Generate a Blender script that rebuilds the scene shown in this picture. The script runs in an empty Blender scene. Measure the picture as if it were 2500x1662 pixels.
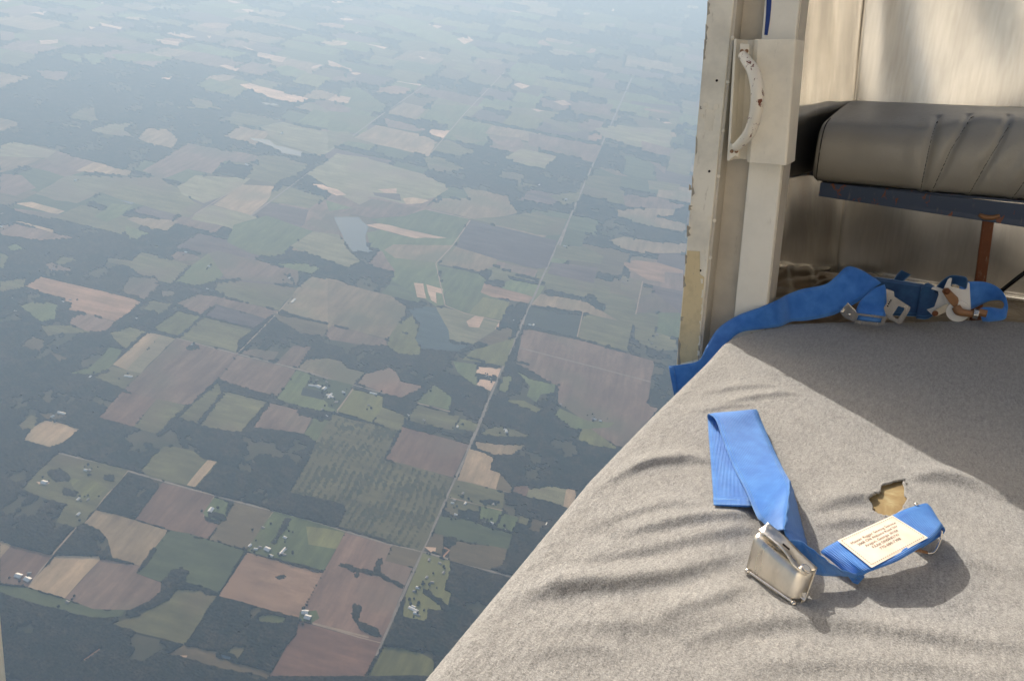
import bpy, bmesh, math, random
import numpy as np
from mathutils import Matrix, Vector

random.seed(7)
rng = np.random.default_rng(7)
sc = bpy.context.scene
col = sc.collection

# ------------------------------------------------------------------ camera, sky, sun, exposure
# world: +x east, +y north, +z up; the camera is held at the origin, the land lies 3000 m below
ALT = 3000.0
CAM_ROT = np.array([[0.96544815, -0.226244, 0.12931942],
                    [0.23148949, 0.51667045, -0.82429622],
                    [0.11967655, 0.82575135, 0.55119165]])
cam_d = bpy.data.cameras.new('camera')
cam_d.sensor_width = 24.0
cam_d.lens = 24.0 * 1873.0 / 2500.0
cam_d.clip_start = 0.02
cam_d.clip_end = 200000.0
cam = bpy.data.objects.new('camera', cam_d)
col.objects.link(cam)
cam.matrix_world = Matrix([list(r) + [0.0] for r in CAM_ROT] + [[0, 0, 0, 1]])
sc.camera = cam

SUN_DIR = Vector((-0.5031, 0.7733, 0.3858)).normalized()
world = bpy.data.worlds.new('World')
sc.world = world
world.use_nodes = True
wn = world.node_tree
sky = wn.nodes.new('ShaderNodeTexSky')
sky.sky_type = 'NISHITA'
sky.sun_disc = False
sky.sun_elevation = math.asin(SUN_DIR.z)
sky.sun_rotation = math.atan2(SUN_DIR.x, SUN_DIR.y)
sky.altitude = 500.0
sky.air_density = 1.0
sky.dust_density = 6.0
sky.ozone_density = 0.5
wn.links.new(sky.outputs[0], wn.nodes['Background'].inputs[0])
wn.nodes['Background'].inputs[1].default_value = 0.15

sun_d = bpy.data.lights.new('sun', 'SUN')
sun_d.energy = 5.0
sun_d.angle = math.radians(0.53)
sun_d.color = (1.0, 0.93, 0.83)
sun = bpy.data.objects.new('sun', sun_d)
col.objects.link(sun)
sun.rotation_euler = SUN_DIR.to_track_quat('Z', 'Y').to_euler()

sc.view_settings.view_transform = 'Standard'
sc.view_settings.look = 'None'
sc.view_settings.exposure = -0.12
sc.view_settings.gamma = 1.0
sc.view_settings.use_curve_mapping = False
sc.render.engine = 'CYCLES'
sc.cycles.volume_bounces = 1
sc.cycles.max_bounces = 8
sc.cycles.caustics_reflective = False
sc.cycles.caustics_refractive = False
sc.cycles.sample_clamp_indirect = 6.0

# ------------------------------------------------------------------ aircraft frame
# b: to the right along the rear wall, d: along the door sill towards the tail, u: up from the cabin floor
_p, _r = math.radians(20.0), math.radians(1.5)
A_UP = np.array([math.sin(_r) * math.cos(_p), math.cos(_r) * math.cos(_p), math.sin(_p)])
_dx = (2356 - 1250) / 1873.0
A_D = np.array([_dx, (A_UP[2] - A_UP[0] * _dx) / A_UP[1], -1.0])
A_D /= np.linalg.norm(A_D)
A_B = np.cross(A_D, A_UP)
M_A = np.array([A_B, A_D, A_UP])
W_A = CAM_ROT @ M_A.T
AIR = Matrix([list(W_A[i]) + [0.0] for i in range(3)] + [[0, 0, 0, 1]])
SUN_A = M_A @ (CAM_ROT.T @ np.array(SUN_DIR))
FLOOR = -0.4644

def ray(x, y):
    return M_A @ np.array([(x - 1250) / 1873.0, -(y - 831) / 1873.0, -1.0])
def fl(p, h=0.0):                      # point at height h above the carpet seen along p
    r = ray(*p); return r * ((FLOOR + h) / r[2])
def fr(p, d):                          # point on the cross plane at distance d along the cabin
    r = ray(*p); return r * (d / r[1])
def sd(p, b):                          # point on the lengthwise plane at b
    r = ray(*p); return r * (b / r[0])
def s0(x, y): return (x * 2500 / 2359, y * 2500 / 2359)
def s1(x, y): return (1600 + x * .38151, y * .38151)
def s2(x, y): return (1600 + x * .38151, 450 + y * .38151)
def s3(x, y): return (1700 + x * .38265, 950 + y * .38265)
def s4(x, y): return (2000 + x * .21195, 620 + y * .21195)
def s5(x, y): return (2200 + x * .2551, 400 + y * .2551)

# ------------------------------------------------------------------ helpers
def mesh(name, verts, faces, smooth=False):
    me = bpy.data.meshes.new(name)
    me.from_pydata([tuple(map(float, v)) for v in verts], [], [tuple(map(int, f)) for f in faces])
    me.validate()
    if smooth:
        for p in me.polygons: p.use_smooth = True
    me.update()
    return me
def grid_mesh(name, P, smooth=True, keep=None, closed=False):
    """P: (n, m, 3) array of points -> quad mesh"""
    n, m = P.shape[:2]
    idx = np.arange(n * m).reshape(n, m)
    if closed:
        idx = np.concatenate([idx, idx[:, :1]], 1)
    q = np.stack([idx[:-1, :-1], idx[1:, :-1], idx[1:, 1:], idx[:-1, 1:]], -1).reshape(-1, 4)
    if keep is not None: q = q[keep.reshape(-1)]
    return np_mesh(name, P.reshape(-1, 3), q, smooth)
def np_mesh(name, V, Q, smooth=False):
    used = np.zeros(len(V), bool); used[Q.ravel()] = True
    remap = np.cumsum(used) - 1
    V = V[used]; Q = remap[Q]
    me = bpy.data.meshes.new(name)
    k = Q.shape[1]
    me.vertices.add(len(V)); me.vertices.foreach_set('co', V.astype(np.float32).ravel())
    me.loops.add(Q.size); me.loops.foreach_set('vertex_index', Q.astype(np.int32).ravel())
    me.polygons.add(len(Q))
    me.polygons.foreach_set('loop_start', np.arange(0, Q.size, k, dtype=np.int32))
    me.update(calc_edges=True)
    me.validate()
    if smooth: me.polygons.foreach_set('use_smooth', np.ones(len(me.polygons), bool))
    me.update()
    return me
def props(o, label=None, cat=None, group=None, kind=None):
    if label: o['label'] = label
    if cat: o['category'] = cat
    if group: o['group'] = group
    if kind: o['kind'] = kind
    return o
def add(name, me, mat, parent=None, frame=None):
    o = bpy.data.objects.new(name, me)
    col.objects.link(o)
    if mat is not None:
        me.materials.clear(); me.materials.append(mat)
    if parent is not None:
        o.parent = parent
        if 'org' in parent: o.location = tuple(-c for c in parent['org'])
    elif frame is not None:
        o.matrix_world = frame
    return o
_orgs = []
def thing(name, label, cat, org, group=None):
    """an Empty at the thing's base in the aircraft frame"""
    o = bpy.data.objects.new(name, None)
    col.objects.link(o)
    o.empty_display_size = 0.05
    o.matrix_world = AIR @ Matrix.Translation(Vector(org))
    o['org'] = tuple(map(float, org)); _orgs.append(o)
    return props(o, label, cat, group)
def bevel(me, w, seg=2):
    bm = bmesh.new(); bm.from_mesh(me)
    bmesh.ops.remove_doubles(bm, verts=bm.verts, dist=1e-6)
    es = [e for e in bm.edges if len(e.link_faces) == 2 and e.calc_face_angle(0) > 0.5]
    bmesh.ops.bevel(bm, geom=es, offset=w, segments=seg, profile=0.6, affect='EDGES', clamp_overlap=True)
    bm.to_mesh(me); bm.free()
    for p in me.polygons: p.use_smooth = False
    return me
def fix_normals(me):
    bm = bmesh.new(); bm.from_mesh(me)
    bmesh.ops.recalc_face_normals(bm, faces=bm.faces)
    bm.to_mesh(me); bm.free()
    return me
def box(name, lo, hi, w=0.0):
    x0, y0, z0 = lo; x1, y1, z1 = hi
    v = [(x0, y0, z0), (x1, y0, z0), (x1, y1, z0), (x0, y1, z0), (x0, y0, z1), (x1, y0, z1), (x1, y1, z1), (x0, y1, z1)]
    f = [(0, 3, 2, 1), (4, 5, 6, 7), (0, 1, 5, 4), (1, 2, 6, 5), (2, 3, 7, 6), (3, 0, 4, 7)]
    me = mesh(name, v, f)
    return bevel(me, w) if w else me
def prism(name, pts, vec, w=0.0, smooth=False):
    """closed outline (3d points) pushed along vec"""
    n = len(pts); pts = [np.array(p, float) for p in pts]; vec = np.array(vec, float)
    v = pts + [p + vec for p in pts]
    f = [tuple(range(n))[::-1], tuple(range(n, 2 * n))] + [(i, (i + 1) % n, n + (i + 1) % n, n + i) for i in range(n)]
    me = fix_normals(mesh(name, v, f))
    return bevel(me, w) if w else me
def spline(P, k):
    """Catmull-Rom through rows of P, k samples per span"""
    P = np.array(P, float)
    Q = np.vstack([2 * P[0] - P[1], P, 2 * P[-1] - P[-2]])
    out = []
    for i in range(len(P) - 1):
        p0, p1, p2, p3 = Q[i:i + 4]
        for t in np.arange(k) / k:
            out.append(.5 * ((2 * p1) + (-p0 + p2) * t + (2 * p0 - 5 * p1 + 4 * p2 - p3) * t * t + (-p0 + 3 * p1 - 3 * p2 + p3) * t ** 3))
    out.append(P[-1])
    return np.array(out)
def tube(name, path, rad, n=12, k=6, caps=True, squash=None):
    P = spline(path, k) if k > 1 else np.array(path, float)
    rad = np.interp(np.linspace(0, 1, len(P)), np.linspace(0, 1, len(np.atleast_1d(rad))), np.atleast_1d(rad))
    T = np.gradient(P, axis=0); T /= np.linalg.norm(T, axis=1)[:, None]
    ref = np.array([0, 0, 1.0]) if abs(T[0][2]) < .9 else np.array([1.0, 0, 0])
    rings = []
    for p, t, r in zip(P, T, rad):
        a = np.cross(t, ref); a /= np.linalg.norm(a); b = np.cross(a, t)
        an = np.linspace(0, 2 * math.pi, n, endpoint=False)
        rings.append(p + r * (np.cos(an)[:, None] * a * (squash or 1) + np.sin(an)[:, None] * b))
    V = np.array(rings).reshape(-1, 3); m = len(P)
    f = [(i * n + j, i * n + (j + 1) % n, (i + 1) * n + (j + 1) % n, (i + 1) * n + j) for i in range(m - 1) for j in range(n)]
    if caps: f += [tuple(range(n))[::-1], tuple(range((m - 1) * n, m * n))]
    return fix_normals(mesh(name, V, f, smooth=True))
def ribbon(name, sections, k=6, cols=8, th=0.0016, ripple=0.0006):
    """webbing: sections = [(edge point, other edge point)], solid, with stitched rims"""
    A = spline([s[0] for s in sections], k); B_ = spline([s[1] for s in sections], k)
    t = np.linspace(0, 1, cols)[None, :, None]
    P = A[:, None] * (1 - t) + B_[:, None] * t
    du = np.gradient(P, axis=0); dv = np.gradient(P, axis=1)
    N = np.cross(du, dv); L = np.linalg.norm(N, axis=2, keepdims=True); N = N / np.maximum(L, 1e-9)
    nz = np.sin(np.linspace(0, 40, len(A)))[:, None] * np.sin(np.linspace(0, 5, cols) + 1)[None]
    P = P + N * (nz * ripple)[..., None]
    edge = np.ones(cols); edge[[0, -1]] = 0.35
    top = P + N * th * .5 * edge[None, :, None]; bot = P - N * th * .5 * edge[None, :, None]
    n, m = len(A), cols
    V = np.concatenate([top.reshape(-1, 3), bot.reshape(-1, 3)])
    f = []; off = n * m
    for i in range(n - 1):
        for j in range(m - 1):
            a, b, c, d = i * m + j, (i + 1) * m + j, (i + 1) * m + j + 1, i * m + j + 1
            f.append((a, b, c, d)); f.append((off + d, off + c, off + b, off + a))
        a, b = i * m, (i + 1) * m; f.append((a, off + a, off + b, b))
        a, b = i * m + m - 1, (i + 1) * m + m - 1; f.append((b, off + b, off + a, a))
    for j in range(m - 1):
        a, b = j, j + 1; f.append((a, b, off + b, off + a))
        a, b = (n - 1) * m + j, (n - 1) * m + j + 1; f.append((b, a, off + a, off + b))
    me = mesh(name, V, f, smooth=True)
    uv = me.uv_layers.new(name='UVMap')
    mid = P[:, m // 2]; s = np.concatenate([[0], np.cumsum(np.linalg.norm(np.diff(mid, axis=0), axis=1))])
    UU = np.stack(np.broadcast_arrays(np.linspace(0, 1, m)[None, :], s[:, None]), -1).reshape(-1, 2)
    UU = np.concatenate([UU, UU])
    li = np.zeros(len(me.loops), np.int32); me.loops.foreach_get('vertex_index', li)
    uv.data.foreach_set('uv', UU[li].astype(np.float32).ravel())
    return me
def ball(name, c, r, sub=2):
    bm = bmesh.new(); bmesh.ops.create_icosphere(bm, subdivisions=sub, radius=1.0)
    r = np.broadcast_to(np.array(r, float), (3,))
    for v in bm.verts: v.co = Vector((c[0] + v.co.x * r[0], c[1] + v.co.y * r[1], c[2] + v.co.z * r[2]))
    me = bpy.data.meshes.new(name); bm.to_mesh(me); bm.free()
    for p in me.polygons: p.use_smooth = True
    return me
def disc(name, c, axis, r, h, n=20, w=0.0):
    axis = np.array(axis, float); axis /= np.linalg.norm(axis)
    ref = np.array([0, 0, 1.0]) if abs(axis[2]) < .9 else np.array([1.0, 0, 0])
    a = np.cross(axis, ref); a /= np.linalg.norm(a); b = np.cross(axis, a)
    an = np.linspace(0, 2 * math.pi, n, endpoint=False)
    pts = [np.array(c) - axis * h / 2 + r * (math.cos(t) * a + math.sin(t) * b) for t in an]
    return prism(name, pts, axis * h, w)

# ------------------------------------------------------------------ materials
class N:
    """small node builder"""
    def __init__(s, name):
        s.m = bpy.data.materials.new(name); s.m.use_nodes = True
        s.t = s.m.node_tree; s.b = s.t.nodes['Principled BSDF']
    def new(s, kind, **kw):
        n = s.t.nodes.new('ShaderNode' + kind)
        for k, v in kw.items():
            if k in n.inputs: n.inputs[k].default_value = v
            else: setattr(n, k, v)
        return n
    def ln(s, a, b): s.t.links.new(a, b)
    def coord(s, kind='Object', scale=(1, 1, 1), rot=(0, 0, 0)):
        c = s.new('TexCoord'); mp = s.new('Mapping')
        mp.inputs['Scale'].default_value = scale; mp.inputs['Rotation'].default_value = rot
        s.ln(c.outputs[kind], mp.inputs[0]); return mp.outputs[0]
    def noise(s, vec, scale, detail=3, rough=.55, dist=0.0):
        n = s.new('TexNoise', Scale=scale, Detail=detail, Roughness=rough, Distortion=dist)
        s.ln(vec, n.inputs['Vector']); return n.outputs['Fac']
    def ramp(s, fac, stops, interp='LINEAR'):
        r = s.new('ValToRGB'); r.color_ramp.interpolation = interp
        e = r.color_ramp.elements
        while len(e) < len(stops): e.new(0.5)
        for el, (p, c) in zip(e, stops):
            el.position = p; el.color = (*c, 1) if len(c) == 3 else c
        s.ln(fac, r.inputs[0]); return r.outputs[0]
    def mix(s, fac, a, b, mode='MIX'):
        n = s.new('MixRGB', blend_type=mode)
        for i, v in ((0, fac), (1, a), (2, b)):
            if hasattr(v, 'is_linked'): s.ln(v, n.inputs[i])
            else: n.inputs[i].default_value = v if i == 0 else (*v, 1)
        return n.outputs[0]
    def math(s, op, a, b=0.0):
        n = s.new('Math', operation=op)
        for i, v in ((0, a), (1, b)):
            if hasattr(v, 'is_linked'): s.ln(v, n.inputs[i])
            else: n.inputs[i].default_value = v
        return n.outputs[0]
    def set(s, **kw):
        for k, v in kw.items():
            k = k.replace('_', ' ')
            if hasattr(v, 'is_linked'): s.ln(v, s.b.inputs[k])
            else: s.b.inputs[k].default_value = (*v, 1) if isinstance(v, tuple) and len(v) == 3 else v
        return s
    def bump(s, h, strength=.3, dist=.001):
        n = s.new('Bump', Strength=strength, Distance=dist); s.ln(h, n.inputs['Height']); s.ln(n.outputs[0], s.b.inputs['Normal'])
        return s
def scale_c(c, k): return tuple(min(1, x * k) for x in c)

# ================================================================== THE LAND, 3000 m BELOW
# traced plots in metres east,north of the point under the aircraft; a letter gives what grows there
WOOD_ZONES = """
-7598,7594 -6339,8698 -4956,8158 -4482,7026 -4561,6449 -4600,5780 -5995,5791
-2056,7739 -1800,8463 -886,6685 -1192,6677 -1921,6856 -2282,7102
-1038,8362 -661,8264 -707,7454 -1022,7366 -1337,7658
-666,6649 434,6925 444,6686 -582,6166
-1357,10118 -951,10246 -607,9223 -785,9109
-3845,3373 -3185,3467 -3047,3156 -2729,3037 -2679,2766 -2321,2765 -2858,2262
-4597,4218 -3737,4657 -3295,4023 -4223,3798
-3793,4938 -3317,5189 -3147,4898 -3393,4542 -3737,4657
-2321,4961 -2160,4983 -2063,5296 -1776,5003 -1544,4821 -1339,4693 -1502,4500 -1881,4689 -2218,4736
-1857,3951 -1462,4082 -1243,4096 -701,4131 -784,3839 -675,3629 -890,3575 -1113,3721 -1332,3827 -1630,3739 -1782,3787
"""
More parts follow.
